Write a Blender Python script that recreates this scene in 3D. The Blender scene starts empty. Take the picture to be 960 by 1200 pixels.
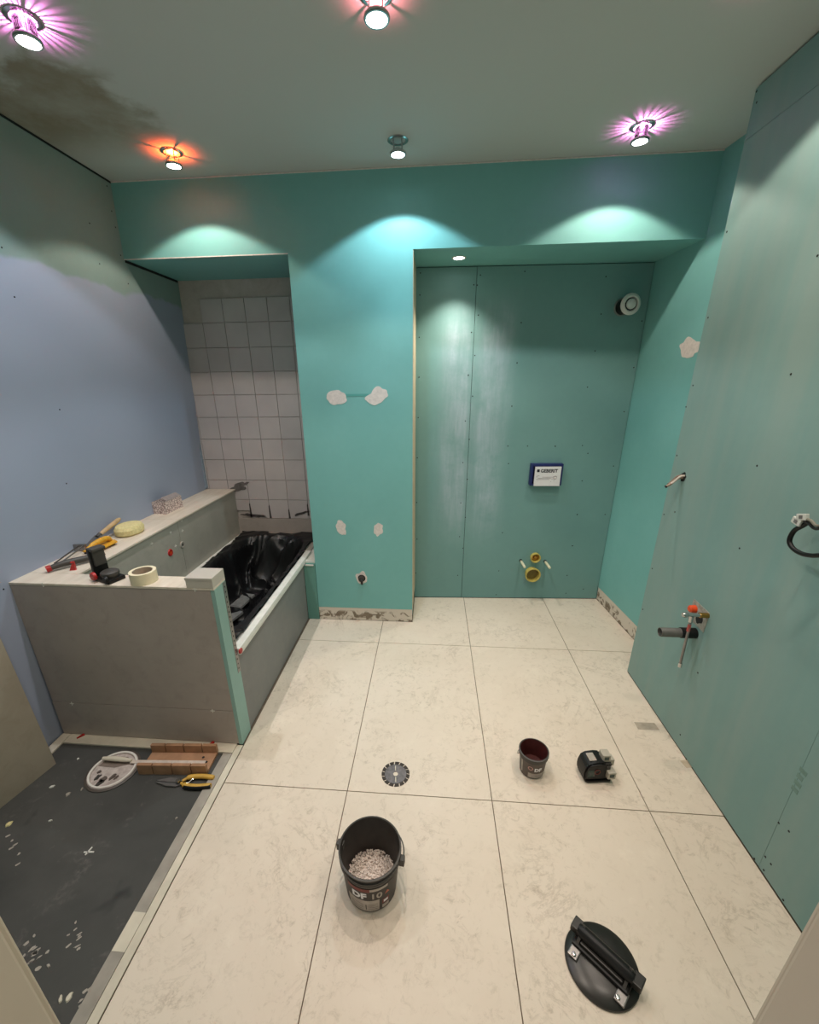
import bpy, bmesh, math, random
from mathutils import Vector, Matrix, noise
random.seed(7)
SC = bpy.context.scene
COL = SC.collection
PI = math.pi

# ------------------------------------------------------------------ camera
CAM_H = 1.6
PITCH, ROLL, YAW, FPX, CX, CY = 0.358, 0.0116, -0.0846, 487.71, 466.13, 630.32
_f = Vector((math.sin(YAW)*math.cos(PITCH), math.cos(YAW)*math.cos(PITCH), -math.sin(PITCH)))
_r0 = Vector((math.cos(YAW), -math.sin(YAW), 0))
_d0 = _f.cross(_r0)
_r = _r0*math.cos(ROLL) + _d0*math.sin(ROLL)
_d = -_r0*math.sin(ROLL) + _d0*math.cos(ROLL)
cd = bpy.data.cameras.new('camera'); cam = bpy.data.objects.new('camera', cd); COL.objects.link(cam)
cd.sensor_fit = 'HORIZONTAL'; cd.sensor_width = 36; cd.lens = FPX*36/960
cd.shift_x = (480-CX)/960; cd.shift_y = (CY-600)/960; cd.clip_start = 0.02
mw = Matrix.Identity(4)
for i in range(3):
    mw[i][0] = _r[i]; mw[i][1] = -_d[i]; mw[i][2] = -_f[i]
mw[2][3] = CAM_H
cam.matrix_world = mw
SC.camera = cam
SC.view_settings.view_transform = 'Standard'; SC.view_settings.look = 'None'
SC.view_settings.gamma = 1; SC.view_settings.use_curve_mapping = False
SC.view_settings.exposure = 0.3
EYE = Vector((0, 0, CAM_H))
def ray(q): return _r*((q[0]-CX)/FPX) + _d*((q[1]-CY)/FPX) + _f
def onz(q, z=0.): d = ray(q); return EYE + d*((z-CAM_H)/d.z)
def ony(q, y): d = ray(q); return EYE + d*(y/d.y)
def onx(q, x): d = ray(q); return EYE + d*(x/d.x)
def onpl(q, p, n): d = ray(q); return EYE + d*((p-EYE).dot(n)/d.dot(n))

# ------------------------------------------------------------------ world: dim light of the corridor behind the open door
w = bpy.data.worlds.new('world'); SC.world = w; w.use_nodes = True
w.node_tree.nodes['Background'].inputs[0].default_value = (1.0, 0.93, 0.84, 1)
w.node_tree.nodes['Background'].inputs[1].default_value = 0.55

# ceiling spots: x, y, beam colour, beam watts, leak colour, leak watts, fins in the crown
WARM = (1.0, 0.87, 0.74)
CZ = 2.60
LAMPS = [
    (-1.205, 1.565, (0.86, 0.92, 1.0), 17, (1.0, 0.26, 0.80), 6.5, 26, 'magenta rays fanning over the stained ceiling corner'),
    (-0.176, 1.585, WARM, 16, (1.0, 0.25, 0.30), 1.0, 0, 'a pale pink glow, between door and pillar'),
    (-1.217, 2.318, WARM, 13, (1.0, 0.10, 0.02), 3.4, 0, 'an orange red glow above the bath'),
    (-0.176, 2.326, (0.66, 0.88, 1.0), 18, None, 0, 0, 'cold light and no coloured glow, by the pillar'),
    (0.859, 2.330, WARM, 15, (1.0, 0.28, 0.80), 7.0, 26, 'pink rays near the toilet recess'),
    (0.859, 1.575, WARM, 15, (1.0, 0.25, 0.45), 0.8, 0, 'a faint pink glow beside the boxed wall'),
    (-1.205, 0.820, WARM, 15, None, 0, 0, 'plain warm light above the black floor'),
    (-0.176, 0.820, WARM, 16, None, 0, 0, 'plain warm light straight above the large bucket'),
    (0.859, 0.820, WARM, 15, None, 0, 0, 'plain warm light above the suction lifter'),
]

# ------------------------------------------------------------------ helpers
def tag(o, label=None, cat=None, group=None, kind=None):
    if label: o['label'] = label
    if cat: o['category'] = cat
    if group: o['group'] = group
    if kind: o['kind'] = kind
    return o
def obj(name, bm, m, parent=None, smooth=False, loc=None, rot=None):
    me = bpy.data.meshes.new(name)
    bmesh.ops.recalc_face_normals(bm, faces=bm.faces[:])
    bm.to_mesh(me); bm.free()
    if m: 
        for mm in (m if isinstance(m, (list, tuple)) else [m]): me.materials.append(mm)
    if smooth:
        for p in me.polygons: p.use_smooth = True
        try: me.set_sharp_from_angle(angle=math.radians(38))
        except Exception: pass
    o = bpy.data.objects.new(name, me); COL.objects.link(o)
    if parent: o.parent = parent
    if loc is not None: o.location = loc
    if rot is not None: o.rotation_euler = rot
    return o
def empty(name, loc=(0,0,0), rz=0, label=None, cat=None, group=None):
    o = bpy.data.objects.new(name, None); COL.objects.link(o)
    o.location = loc; o.rotation_euler = (0, 0, rz); o.empty_display_size = 0.05
    return tag(o, label, cat, group)
def BM(): return bmesh.new()
def box(bm, x0, x1, y0, y1, z0, z1, bev=0., mi=0, mat=None):
    vs = [bm.verts.new(v) for v in ((x0,y0,z0),(x1,y0,z0),(x1,y1,z0),(x0,y1,z0),(x0,y0,z1),(x1,y0,z1),(x1,y1,z1),(x0,y1,z1))]
    fs = [bm.faces.new([vs[i] for i in f]) for f in ((3,2,1,0),(4,5,6,7),(0,1,5,4),(1,2,6,5),(2,3,7,6),(3,0,4,7))]
    for f in fs: f.material_index = mi
    if mat is not None: bmesh.ops.transform(bm, matrix=mat, verts=vs)
    if bev:
        es = list({e for f in fs for e in f.edges})
        bmesh.ops.bevel(bm, geom=es, offset=bev, segments=2, profile=0.6, affect='EDGES', clamp_overlap=True)
    return bm
def prism(bm, poly, z0, z1, mi=0, mat=None):
    a = [bm.verts.new((x, y, z0)) for x, y in poly]; b = [bm.verts.new((x, y, z1)) for x, y in poly]
    n = len(poly); fs = [bm.faces.new(a[::-1]), bm.faces.new(b)]
    for i in range(n): fs.append(bm.faces.new((a[i], a[(i+1)%n], b[(i+1)%n], b[i])))
    for f in fs: f.material_index = mi
    if mat is not None: bmesh.ops.transform(bm, matrix=mat, verts=a+b)
    return bm
def lathe(bm, prof, n=32, mi=0, mat=None, close=False, a0=0., a1=2*PI):
    full = abs(a1-a0-2*PI) < 1e-6
    k = n if full else n+1
    rows = []
    for i in range(k):
        a = a0 + (a1-a0)*i/n
        rows.append([bm.verts.new((r*math.cos(a), r*math.sin(a), z)) for r, z in prof])
    m = len(prof)
    for i in range(n):
        A = rows[i]; B = rows[(i+1) % k]
        for j in range(m if close else m-1):
            q = (j+1) % m
            try:
                f = bm.faces.new((A[j], B[j], B[q], A[q])); f.material_index = mi
            except ValueError: pass
    vs = [v for r in rows for v in r]
    if mat is not None: bmesh.ops.transform(bm, matrix=mat, verts=vs)
    bmesh.ops.remove_doubles(bm, verts=vs, dist=1e-6)
    return bm
def tube(bm, pts, r, n=10, mi=0, caps=True):
    pts = [Vector(p) for p in pts]
    rr = r if isinstance(r, (list, tuple)) else [r]*len(pts)
    t = (pts[1]-pts[0]).normalized()
    u = t.orthogonal().normalized(); rows = []
    for i, p in enumerate(pts):
        if i == 0: tt = (pts[1]-pts[0])
        elif i == len(pts)-1: tt = (pts[-1]-pts[-2])
        else: tt = (pts[i+1]-pts[i]).normalized() + (pts[i]-pts[i-1]).normalized()
        tt = tt.normalized()
        u = (u - tt*u.dot(tt)).normalized(); v = tt.cross(u)
        rows.append([bm.verts.new(p + (u*math.cos(2*PI*k/n) + v*math.sin(2*PI*k/n))*rr[i]) for k in range(n)])
    for i in range(len(rows)-1):
        for k in range(n):
            f = bm.faces.new((rows[i][k], rows[i][(k+1)%n], rows[i+1][(k+1)%n], rows[i+1][k])); f.material_index = mi
    if caps:
        bm.faces.new(rows[0][::-1]).material_index = mi; bm.faces.new(rows[-1]).material_index = mi
    return bm
def smooth_path(pts, sub=6):
    pts = [Vector(p) for p in pts]; out = []
    P = [pts[0]*2-pts[1]] + pts + [pts[-1]*2-pts[-2]]
    for i in range(1, len(P)-2):
        for k in range(sub):
            t = k/sub
            a, b, c, d = P[i-1], P[i], P[i+1], P[i+2]
            out.append(0.5*((2*b) + (c-a)*t + (2*a-5*b+4*c-d)*t*t + (3*b-a-3*c+d)*t**3))
    out.append(pts[-1]); return out
def blob(n, rx, ry, ang=0., seed=0, rough=0.22):
    out = []
    for i in range(n):
        a = 2*PI*i/n
        k = 1 + rough*noise.noise(Vector((math.cos(a)*1.7+seed*3.1, math.sin(a)*1.7, seed)))*1.6
        x, y = rx*k*math.cos(a), ry*k*math.sin(a)
        out.append((x*math.cos(ang)-y*math.sin(ang), x*math.sin(ang)+y*math.cos(ang)))
    return out
def RX(a): return Matrix.Rotation(a, 4, 'X')
def RY(a): return Matrix.Rotation(a, 4, 'Y')
def RZ(a): return Matrix.Rotation(a, 4, 'Z')
def T(*v): return Matrix.Translation(Vector(v))
def text_bm(s, size, mat, depth=0.0004, align='LEFT', bold=0.):
    cu = bpy.data.curves.new('t', 'FONT'); cu.body = s; cu.size = size; cu.extrude = depth; cu.align_x = align; cu.offset = bold; cu.resolution_u = 3
    o = bpy.data.objects.new('t', cu); COL.objects.link(o)
    dg = bpy.context.evaluated_depsgraph_get(); me = bpy.data.meshes.new_from_object(o.evaluated_get(dg))
    bm = BM(); bm.from_mesh(me); bpy.data.meshes.remove(me); bpy.data.objects.remove(o); bpy.data.curves.remove(cu)
    if mat is not None: bm.transform(mat)
    return bm

# ------------------------------------------------------------------ materials
def srgb(c):
    f = lambda v: (v/12.92 if v <= 0.04045 else ((v+0.055)/1.055)**2.4)
    return tuple(f(v/255) for v in c) + (1,)
class NT:
    def __init__(s, name):
        s.m = bpy.data.materials.new(name); s.m.use_nodes = True; s.t = s.m.node_tree
        s.b = s.t.nodes['Principled BSDF']; s.geo = None
    def n(s, kind, **kw):
        nd = s.t.nodes.new(kind)
        for k, v in kw.items(): setattr(nd, k, v)
        return nd
    def l(s, a, b): s.t.links.new(a, b)
    def pos(s):
        if not s.geo: s.geo = s.n('ShaderNodeNewGeometry')
        return s.geo.outputs['Position']
    def scaled(s, sc, src=None):
        mp = s.n('ShaderNodeMapping'); mp.inputs['Scale'].default_value = sc
        s.l(src or s.pos(), mp.inputs['Vector']); return mp.outputs['Vector']
    def noise(s, scale, detail=4, rough=0.55, vec=None, dist=0.):
        nd = s.n('ShaderNodeTexNoise'); nd.inputs['Scale'].default_value = scale; nd.inputs['Detail'].default_value = detail
        nd.inputs['Roughness'].default_value = rough; nd.inputs['Distortion'].default_value = dist
        s.l(vec or s.pos(), nd.inputs['Vector']); return nd.outputs['Fac']
    def ramp(s, fac, stops):
        nd = s.n('ShaderNodeValToRGB'); e = nd.color_ramp.elements
        while len(e) < len(stops): e.new(0.5)
        for el, (p, c) in zip(e, stops):
            el.position = p; el.color = c if isinstance(c, tuple) else (c, c, c, 1)
        s.l(fac, nd.inputs['Fac']); return nd.outputs['Color']
    def mix(s, fac, a, b, mode='MIX'):
        nd = s.n('ShaderNodeMix', data_type='RGBA', blend_type=mode)
        for sock, v in ((nd.inputs[0], fac), (nd.inputs[6], a), (nd.inputs[7], b)):
            if isinstance(v, (float, int)): sock.default_value = v
            elif isinstance(v, tuple): sock.default_value = v
            else: s.l(v, sock)
        return nd.outputs[2]
    def math(s, op, a, b=None, c=None, clamp=False):
        nd = s.n('ShaderNodeMath', operation=op, use_clamp=clamp)
        for i, v in enumerate((a, b, c)):
            if v is None: continue
            if isinstance(v, (float, int)): nd.inputs[i].default_value = v
            else: s.l(v, nd.inputs[i])
        return nd.outputs[0]
    def xyz(s):
        nd = s.n('ShaderNodeSeparateXYZ'); s.l(s.pos(), nd.inputs[0]); return nd.outputs
    def band(s, v, a, b):   # 0..1 smoothstep from a to b
        nd = s.n('ShaderNodeMapRange', interpolation_type='SMOOTHSTEP'); s.l(v, nd.inputs[0])
        nd.inputs[1].default_value = a; nd.inputs[2].default_value = b; return nd.outputs[0]
    def bump(s, h, strength=0.2, dist=0.002):
        nd = s.n('ShaderNodeBump'); nd.inputs['Strength'].default_value = strength; nd.inputs['Distance'].default_value = dist
        s.l(h, nd.inputs['Height']); s.l(nd.outputs[0], s.b.inputs['Normal'])
    def done(s, col, rough=0.6, metal=0., spec=0.5):
        if isinstance(col, tuple): s.b.inputs['Base Color'].default_value = col
        else: s.l(col, s.b.inputs['Base Color'])
        if isinstance(rough, (int, float)): s.b.inputs['Roughness'].default_value = rough
        else: s.l(rough, s.b.inputs['Roughness'])
        s.b.inputs['Metallic'].default_value = metal
        s.b.inputs['Specular IOR Level'].default_value = spec
        return s.m
def plain(name, c, rough=0.5, metal=0., var=0.12, scale=40, spec=0.5):
    n = NT(name); f = n.noise(scale, 3)
    c4 = srgb(c); lo = tuple(v*(1-var) for v in c4[:3]) + (1,); hi = tuple(min(1, v*(1+var)) for v in c4[:3]) + (1,)
    return n.done(n.ramp(f, [(0.3, lo), (0.7, hi)]), rough, metal, spec)
def emit(name, c, s):
    n = NT(name); n.b.inputs['Emission Color'].default_value = (*c, 1); n.b.inputs['Emission Strength'].default_value = s
    return n.done((1, 1, 1, 1), 0.4)

G1, G2 = srgb((138, 172, 164)), srgb((148, 182, 174))     # moisture-proof plasterboard
def m_board(name, lo=G1, hi=G2, extra=None):
    n = NT(name)
    a = n.noise(1.6, 4); b = n.noise(26, 4, 0.6)
    c = n.mix(n.math('MULTIPLY', b, 0.35), n.ramp(a, [(0.35, lo), (0.7, hi)]), tuple(v*0.86 for v in lo[:3])+(1,))
    if extra: c = extra(n, c)
    n.bump(n.noise(180, 3), 0.06, 0.001)
    return n.done(c, 0.55, spec=0.3)
M = {}
M['board'] = m_board('green_board')
M['pillar'] = m_board('pillar_board', srgb((121, 182, 178)), srgb((131, 191, 187)))
def left_extra(n, c):
    x, y, z = n.xyz()
    edge = n.math('ADD', z, n.math('MULTIPLY', n.noise(3.0, 3), 0.2))
    f = n.band(edge, 2.215, 2.185)
    lav = n.mix(n.noise(1.2, 3), srgb((152, 162, 182)), srgb((166, 174, 194)))
    return n.mix(f, c, lav)
M['left'] = m_board('primed_left_board', srgb((138, 160, 155)), srgb((148, 170, 165)), left_extra)
def niche_extra(n, c):
    x, y, z = n.xyz()
    ax = n.math('ABSOLUTE', n.math('SUBTRACT', x, 0.27))
    wob = n.math('ADD', ax, n.math('MULTIPLY', n.math('SUBTRACT', n.noise(3, 3), 0.5), 0.12))
    m1 = n.band(wob, 0.29, 0.13)
    core = n.band(ax, 0.02, 0.06)
    st = n.noise(1, 5, 0.7, vec=n.scaled((17, 1, 1.9)))
    m2 = n.ramp(st, [(0.30, 0.25), (0.72, 1.0)])
    zz = n.math('MULTIPLY', n.band(z, 0.35, 0.9), n.band(z, 2.15, 1.85))
    f = n.math('MULTIPLY', n.math('MULTIPLY', m1, m2), n.math('MULTIPLY', zz, 0.75), clamp=True)
    f = n.math('MULTIPLY', f, n.math('ADD', 0.45, n.math('MULTIPLY', core, 0.55)))
    f = n.math('MULTIPLY', f, n.ramp(n.noise(6, 5, 0.65), [(0.32, 0.35), (0.6, 1.15)]))
    return n.mix(f, c, srgb((182, 196, 208)))
M['niche'] = m_board('dusty_niche_board', srgb((114, 155, 153)), srgb((122, 163, 160)), niche_extra)
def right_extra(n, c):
    st = n.noise(1, 4, 0.55, vec=n.scaled((1, 5.5, 0.55)))  # pale upright streaks: lamp light put into the colour, together with primer smudges
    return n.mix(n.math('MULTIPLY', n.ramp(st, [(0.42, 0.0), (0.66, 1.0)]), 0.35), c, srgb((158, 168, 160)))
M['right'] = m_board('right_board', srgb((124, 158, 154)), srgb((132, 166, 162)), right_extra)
n = NT('ceiling_paint')
x, y, z = n.xyz()
wb = n.math('MULTIPLY', n.math('SUBTRACT', n.noise(4.5, 5, 0.6), 0.5), 0.55)
xx, yy = n.math('ADD', x, wb), n.math('ADD', y, wb)
st = n.math('MULTIPLY', n.band(xx, -1.12, -1.26), n.math('MULTIPLY', n.band(yy, 1.70, 1.80), n.band(y, 2.42, 2.05)))
st = n.math('MULTIPLY', st, n.ramp(n.noise(3.4, 5, 0.65), [(0.28, 0.45), (0.6, 1.0)]))
c = n.mix(n.noise(0.8, 2), srgb((192, 194, 188)), srgb((202, 204, 200)))
n.bump(n.noise(220, 2), 0.1, 0.0008)
M['ceiling'] = n.done(n.mix(n.math('MULTIPLY', st, 0.9), c, srgb((142, 132, 112))), 0.9, spec=0.2)
n = NT('cream_stone_tile')
a = n.noise(1.1, 5, 0.6, dist=0.6); v = n.noise(2.6, 9, 0.72, dist=1.4); sp = n.noise(30, 6, 0.78, dist=0.8); patch = n.noise(3.5, 4)
c = n.ramp(a, [(0.3, srgb((216, 200, 182))), (0.7, srgb((228, 214, 198)))])
vein = n.ramp(n.math('ABSOLUTE', n.math('SUBTRACT', v, 0.5)), [(0.0, 1.0), (0.022, 0.0)])
vein = n.math('MULTIPLY', vein, n.ramp(patch, [(0.46, 0.0), (0.62, 1.0)]))
c = n.mix(n.math('MULTIPLY', vein, 0.30), c, srgb((150, 132, 112)))
spk = n.math('MULTIPLY', n.ramp(sp, [(0.53, 0.0), (0.68, 1.0)]), n.ramp(patch, [(0.36, 0.25), (0.6, 1.0)]))
c = n.mix(n.math('MULTIPLY', spk, 0.55), c, srgb((158, 140, 120)))
lt = n.ramp(n.noise(9, 5, 0.7), [(0.55, 0.0), (0.75, 1.0)])
c = n.mix(n.math('MULTIPLY', lt, 0.35), c, srgb((238, 226, 208)))
M['floor_tile'] = n.done(c, 0.42, spec=0.4)
M['joint'] = plain('floor_joint', (112, 98, 84), 0.9)
n = NT('black_membrane')
a = n.noise(1.6, 6, 0.62, dist=0.3); b = n.noise(7, 7, 0.72, dist=0.4); cc = n.noise(55, 5, 0.7)
c = n.ramp(a, [(0.35, srgb((62, 62, 60))), (0.7, srgb((82, 81, 78)))])
smear = n.math('MULTIPLY', n.ramp(b, [(0.56, 0.0), (0.74, 1.0)]), n.ramp(cc, [(0.4, 0.0), (0.68, 1.0)]))
c = n.mix(n.math('MULTIPLY', smear, 0.5), c, srgb((150, 140, 136)))
c = n.mix(n.ramp(n.noise(4.2, 3), [(0.66, 0.0), (0.72, 0.7)]), c, srgb((34, 37, 38)))
M['black_floor'] = n.done(c, 0.62, spec=0.3)
def m_grey(name, lo, hi, dark):
    n = NT(name); a = n.noise(2.1, 5, 0.6); b = n.noise(14, 6, 0.7, dist=0.5)
    c = n.ramp(a, [(0.3, srgb(lo)), (0.72, srgb(hi))])
    c = n.mix(n.math('MULTIPLY', n.ramp(b, [(0.5, 0.0), (0.72, 1.0)]), 0.3), c, srgb(dark))
    return n.done(c, 0.5, spec=0.4)
M['grey_tile'] = m_grey('grey_stone_tile', (162, 150, 142), (178, 166, 158), (136, 125, 118))
M['grey_inner'] = m_grey('grey_inner_tile', (164, 160, 150), (180, 175, 164), (140, 134, 124))
M['apron'] = m_grey('dark_apron_board', (116, 116, 116), (132, 132, 130), (150, 146, 136))
M['slab'] = m_grey('beige_grey_slab', (150, 140, 124), (170, 160, 144), (128, 118, 102))
n = NT('ledge_tile')
a = n.noise(1, 5, 0.6, vec=n.scaled((30, 5, 10)))
M['ledge'] = n.done(n.ramp(a, [(0.3, srgb((206, 192, 174))), (0.7, srgb((226, 214, 198)))]), 0.5)
M['ledge_pink'] = n.m.copy()
n = NT('white_glazed_tile'); a = n.noise(4, 3)
M['wall_tile'] = n.done(n.ramp(a, [(0.3, srgb((188, 178, 176))), (0.7, srgb((200, 190, 187)))]), 0.28, spec=0.5)
n = NT('old_plaster'); a = n.noise(9, 6, 0.7, dist=0.7); b = n.noise(3, 3)
c = n.ramp(a, [(0.3, srgb((172, 160, 152))), (0.5, srgb((188, 176, 168))), (0.7, srgb((198, 186, 180)))])
M['plaster'] = n.done(c, 0.9)
n = NT('raw_skirt'); a = n.noise(13, 5, 0.62, dist=1.2)
x, y, z = n.xyz()
low = n.math('MULTIPLY', n.ramp(a, [(0.50, 0.0), (0.56, 1.0)]), n.band(z, 0.085, 0.06))
c = n.mix(low, srgb((214, 204, 190)), n.mix(n.noise(40, 3), srgb((108, 94, 78)), srgb((150, 136, 118))))
n.bump(a, 0.5, 0.004)
M['skirt'] = n.done(c, 0.9)
M['cream'] = plain('cream_strip', (212, 202, 184), 0.7, var=0.1, scale=12)
M['grey_strip'] = plain('grey_strip', (158, 150, 140), 0.7, var=0.15, scale=14)
M['beige'] = plain('beige_edge', (206, 186, 156), 0.8)
M['filler'] = plain('white_filler', (222, 212, 206), 0.9, var=0.1, scale=60)
M['screw'] = plain('dark_screw', (38, 40, 40), 0.5, 0.6)
M['gap'] = plain('dark_gap', (26, 30, 30), 0.9)
M['black'] = plain('black_plastic', (20, 20, 20), 0.42, spec=0.3)
M['rubber'] = plain('black_rubber', (36, 33, 30), 0.32, var=0.3, scale=18)
M['charcoal'] = plain('charcoal_plastic', (66, 62, 58), 0.5)
M['inner_dark'] = plain('dark_bucket_inside', (52, 47, 43), 0.55)
M['white'] = plain('white_plastic', (228, 224, 216), 0.45, var=0.05)
M['foil'] = plain('white_edge_tape', (222, 220, 212), 0.4, var=0.08, scale=25)
M['enamel'] = plain('white_enamel', (232, 232, 228), 0.12, var=0.03)
n = NT('black_sheet'); a = n.noise(18, 5, 0.6, dist=0.4); n.bump(a, 0.25, 0.006)
M['sheet'] = n.done((0.006, 0.006, 0.007, 1), 0.34, spec=0.45)
M['chrome'] = plain('chrome', (200, 200, 200), 0.18, 1.0, var=0.04)
M['steel'] = plain('brushed_steel', (150, 146, 144), 0.38, 0.9, var=0.15)
M['blade'] = plain('blade_steel', (112, 104, 104), 0.42, 0.75, var=0.25, scale=70)
M['segment'] = plain('blade_segment', (58, 50, 44), 0.6, 0.3)
M['brass'] = plain('brass', (184, 140, 74), 0.3, 1.0)
M['orange'] = plain('orange_plastic', (226, 78, 30), 0.4)
M['red'] = plain('red_plastic', (178, 36, 34), 0.4)
M['yellow'] = plain('yellow_plastic', (216, 160, 44), 0.5, var=0.15)
M['snip_yellow'] = plain('snip_yellow', (200, 156, 66), 0.5)
M['sponge'] = plain('cream_sponge', (214, 200, 146), 0.95, var=0.14, scale=90)
M['tape'] = plain('masking_tape', (226, 214, 182), 0.7, var=0.05)
M['tape_core'] = plain('tape_core', (166, 150, 132), 0.8)
M['wood'] = plain('mitre_wood', (164, 124, 94), 0.6, var=0.18, scale=20)
M['pale_wood'] = plain('pale_wood', (196, 164, 122), 0.6, var=0.15)
M['pipe_grey'] = plain('grey_pipe', (92, 92, 88), 0.5)
M['wc_yellow'] = plain('yellowed_pipe', (196, 178, 92), 0.4, var=0.1)
M['wc_dark'] = plain('olive_pipe_inside', (120, 104, 48), 0.5)
M['sleeve'] = plain('cream_sleeve', (224, 218, 188), 0.5)
M['blue'] = plain('navy_blue_plastic', (28, 36, 92), 0.45)
M['ink'] = plain('dark_ink', (34, 34, 44), 0.7)
M['ink_soft'] = plain('pale_ink', (150, 140, 146), 0.8)
M['label_white'] = plain('label_white', (226, 224, 226), 0.6, var=0.03)
M['label_red'] = plain('label_dark_red', (116, 54, 48), 0.6)
M['label_grey'] = plain('label_grey', (168, 158, 148), 0.6, var=0.15, scale=60)
M['label_dark'] = plain('label_dark', (52, 46, 42), 0.55)
M['bucket_red'] = plain('red_brown_primer', (72, 30, 28), 0.45, var=0.2)
M['vent_white'] = plain('vent_white', (206, 206, 200), 0.45, var=0.03)
M['jamb'] = plain('door_frame_paint', (198, 186, 168), 0.45, var=0.04, scale=3)
M['granule'] = plain('white_granules', (232, 218, 208), 0.7, var=0.1, scale=200)
M['grey_foam'] = plain('grey_foam', (108, 108, 106), 0.8, var=0.2)
M['green_glass'] = plain('laser_window', (40, 62, 56), 0.12)
M['window_grey'] = plain('laser_grey_cap', (176, 168, 154), 0.4)
n = NT('clear_plastic'); n.b.inputs['Transmission Weight'].default_value = 0.35
M['clear'] = n.done(srgb((222, 214, 202)), 0.3)
n = NT('patterned_card')
vv = n.n('ShaderNodeTexVoronoi', feature='DISTANCE_TO_EDGE'); vv.inputs['Scale'].default_value = 64; n.l(n.pos(), vv.inputs['Vector'])
M['pattern'] = n.done(n.ramp(vv.outputs[0], [(0.04, srgb((150, 128, 124))), (0.14, srgb((226, 208, 202)))]), 0.7)
n = NT('glue_lid'); a = n.noise(30, 5, 0.6)
M['lid'] = n.done(n.ramp(a, [(0.4, srgb((176, 162, 156))), (0.62, srgb((206, 194, 188)))]), 0.4)
M['lens'] = emit('lamp_lens', (1.0, 0.97, 0.93), 14)
M['lens_cold'] = emit('lamp_lens_cold', (0.82, 0.92, 1.0), 14)

# ================================================================== STRUCTURE
YB = 2.565                      # face of pillar and bulkhead
ZS = 2.25                       # underside of bulkhead
XL = lambda z: -1.79 + 0.032*z  # left wall leans a little
NA, NB = Vector((-0.125, 2.928, 0)), Vector((1.297, 2.990, 0))      # toilet recess back wall, plan line
NN = Vector((NB.y-NA.y, -(NB.x-NA.x), 0)).normalized()
NANG = math.atan2(NB.y-NA.y, NB.x-NA.x)
XP = 1.16                       # boxed wall on the right
YF = 0.25                       # room side of the door wall
def S(o, label, cat): return tag(o, label, cat, kind='structure')

# floor bed and tiles
bm = BM(); box(bm, -0.866, 1.45, -0.9, 3.15, -0.12, -0.004); box(bm, -1.95, -0.8665, 1.4505, 3.2, -0.12, -0.004)
floor = S(obj('floor', bm, M['joint']), 'floor of large cream stone tiles with thin dark joints', 'floor')
xs = [-0.864, -0.329, 0.268, 0.882, 1.16]; ys = [-0.85, 0.178, 1.238, 2.299]
g = 0.0018
def ftile(poly):
    bm = BM(); prism(bm, poly, -0.012, 0.0)
    obj('floor_tile', bm, M['floor_tile'], floor)
for i in range(4):
    for j in range(3):
        if (i, j) == (3, 2): continue
        ftile([(xs[i]+g, ys[j]+g), (xs[i+1]-g, ys[j]+g), (xs[i+1]-g, ys[j+1]-g), (xs[i]+g, ys[j+1]-g)])
ny = lambda x: NA.y + (NB.y-NA.y)*(x-NA.x)/(NB.x-NA.x) - 0.002
y0 = 2.299+g
ftile([(-0.864+g, y0), (-0.329-g, y0), (-0.329-g, YB-.002), (-0.864+g, YB-.002)])
ftile([(-0.329+g, y0), (0.268-g, y0), (0.268-g, ny(.268)), (-0.118, ny(-.118)), (-0.118, YB-.002), (-0.329+g, YB-.002)])
ftile([(0.268+g, y0), (0.882-g, y0), (0.882-g, ny(.882)), (0.268+g, ny(.268))])
ftile([(0.882+g, y0), (1.352, y0), (1.296, ny(1.296)), (0.882+g, ny(.882))])
ftile([(.882+g, 1.238+g), (1.16, 1.238+g), (1.16, 2.108), (1.372, 2.108), (1.356, y0-2*g), (.882+g, y0-2*g)])

# shower area
bm = BM(); box(bm, -1.95, -0.868, -0.9, 1.45, -0.12, -0.003)
shower_floor = S(obj('floor_shower', bm, M['black_floor']), 'black membrane floor of the shower area with white smears', 'floor')
bm = BM(); box(bm, -0.938, -0.896, -0.9, 1.383, -0.003, 0.004, 0.001)
S(obj('trim_1', bm, M['grey_strip']), 'grey edging strip between black shower floor and cream tiles', 'trim')
bm = BM(); box(bm, -0.895, -0.8665, -0.9, 1.433, -0.003, 0.002, 0.001)
S(obj('trim_2', bm, M['cream']), 'thin cream edging strip right beside the cream floor tiles', 'trim')
bm = BM(); box(bm, -1.735, -0.896, 1.385, 1.438, -0.003, 0.006, 0.0015)
S(obj('trim_3', bm, M['cream']), 'cream strip on the floor under the grey bath front', 'trim')
bm = BM(); box(bm, -1.78, -1.737, 1.20, 1.438, -0.003, 0.006, 0.0015)
S(obj('trim_4', bm, M['cream']), 'short cream strip on the floor along the blue left wall', 'trim')

# ceiling
bm = BM(); box(bm, -1.95, 1.6, -0.9, 3.3, CZ, CZ+0.1)
S(obj('ceiling', bm, M['ceiling']), 'pale grey painted ceiling with a brownish unpainted corner', 'ceiling')

# left wall: leaning prism
bm = BM()
pr = [(XL(-.12), -.12), (XL(CZ), CZ), (-2.0, CZ), (-2.0, -.12)]
a = [bm.verts.new((x, -0.9, z)) for x, z in pr]; b = [bm.verts.new((x, 3.25, z)) for x, z in pr]
bm.faces.new(a); bm.faces.new(b[::-1])
for i in range(4): bm.faces.new((a[i], b[i], b[(i+1)%4], a[(i+1)%4]))
wall_left = S(obj('wall_left', bm, M['left']), 'plasterboard wall primed lavender blue with a green band on top', 'wall')
def screws(parent, pts, normal, r=0.0042):
    bm = BM(); nrm = Vector(normal).normalized()
    q = Vector((0, 0, 1)).rotation_difference(nrm).to_matrix().to_4x4()
    for p in pts:
        lathe(bm, [(0, .0012), (r*.7, .0012), (r, -0.001)], 8, mat=Matrix.Translation(Vector(p)) @ q)
    o = obj('screw_heads', bm, M['screw'], parent); o['kind'] = 'stuff'; return o
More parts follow.
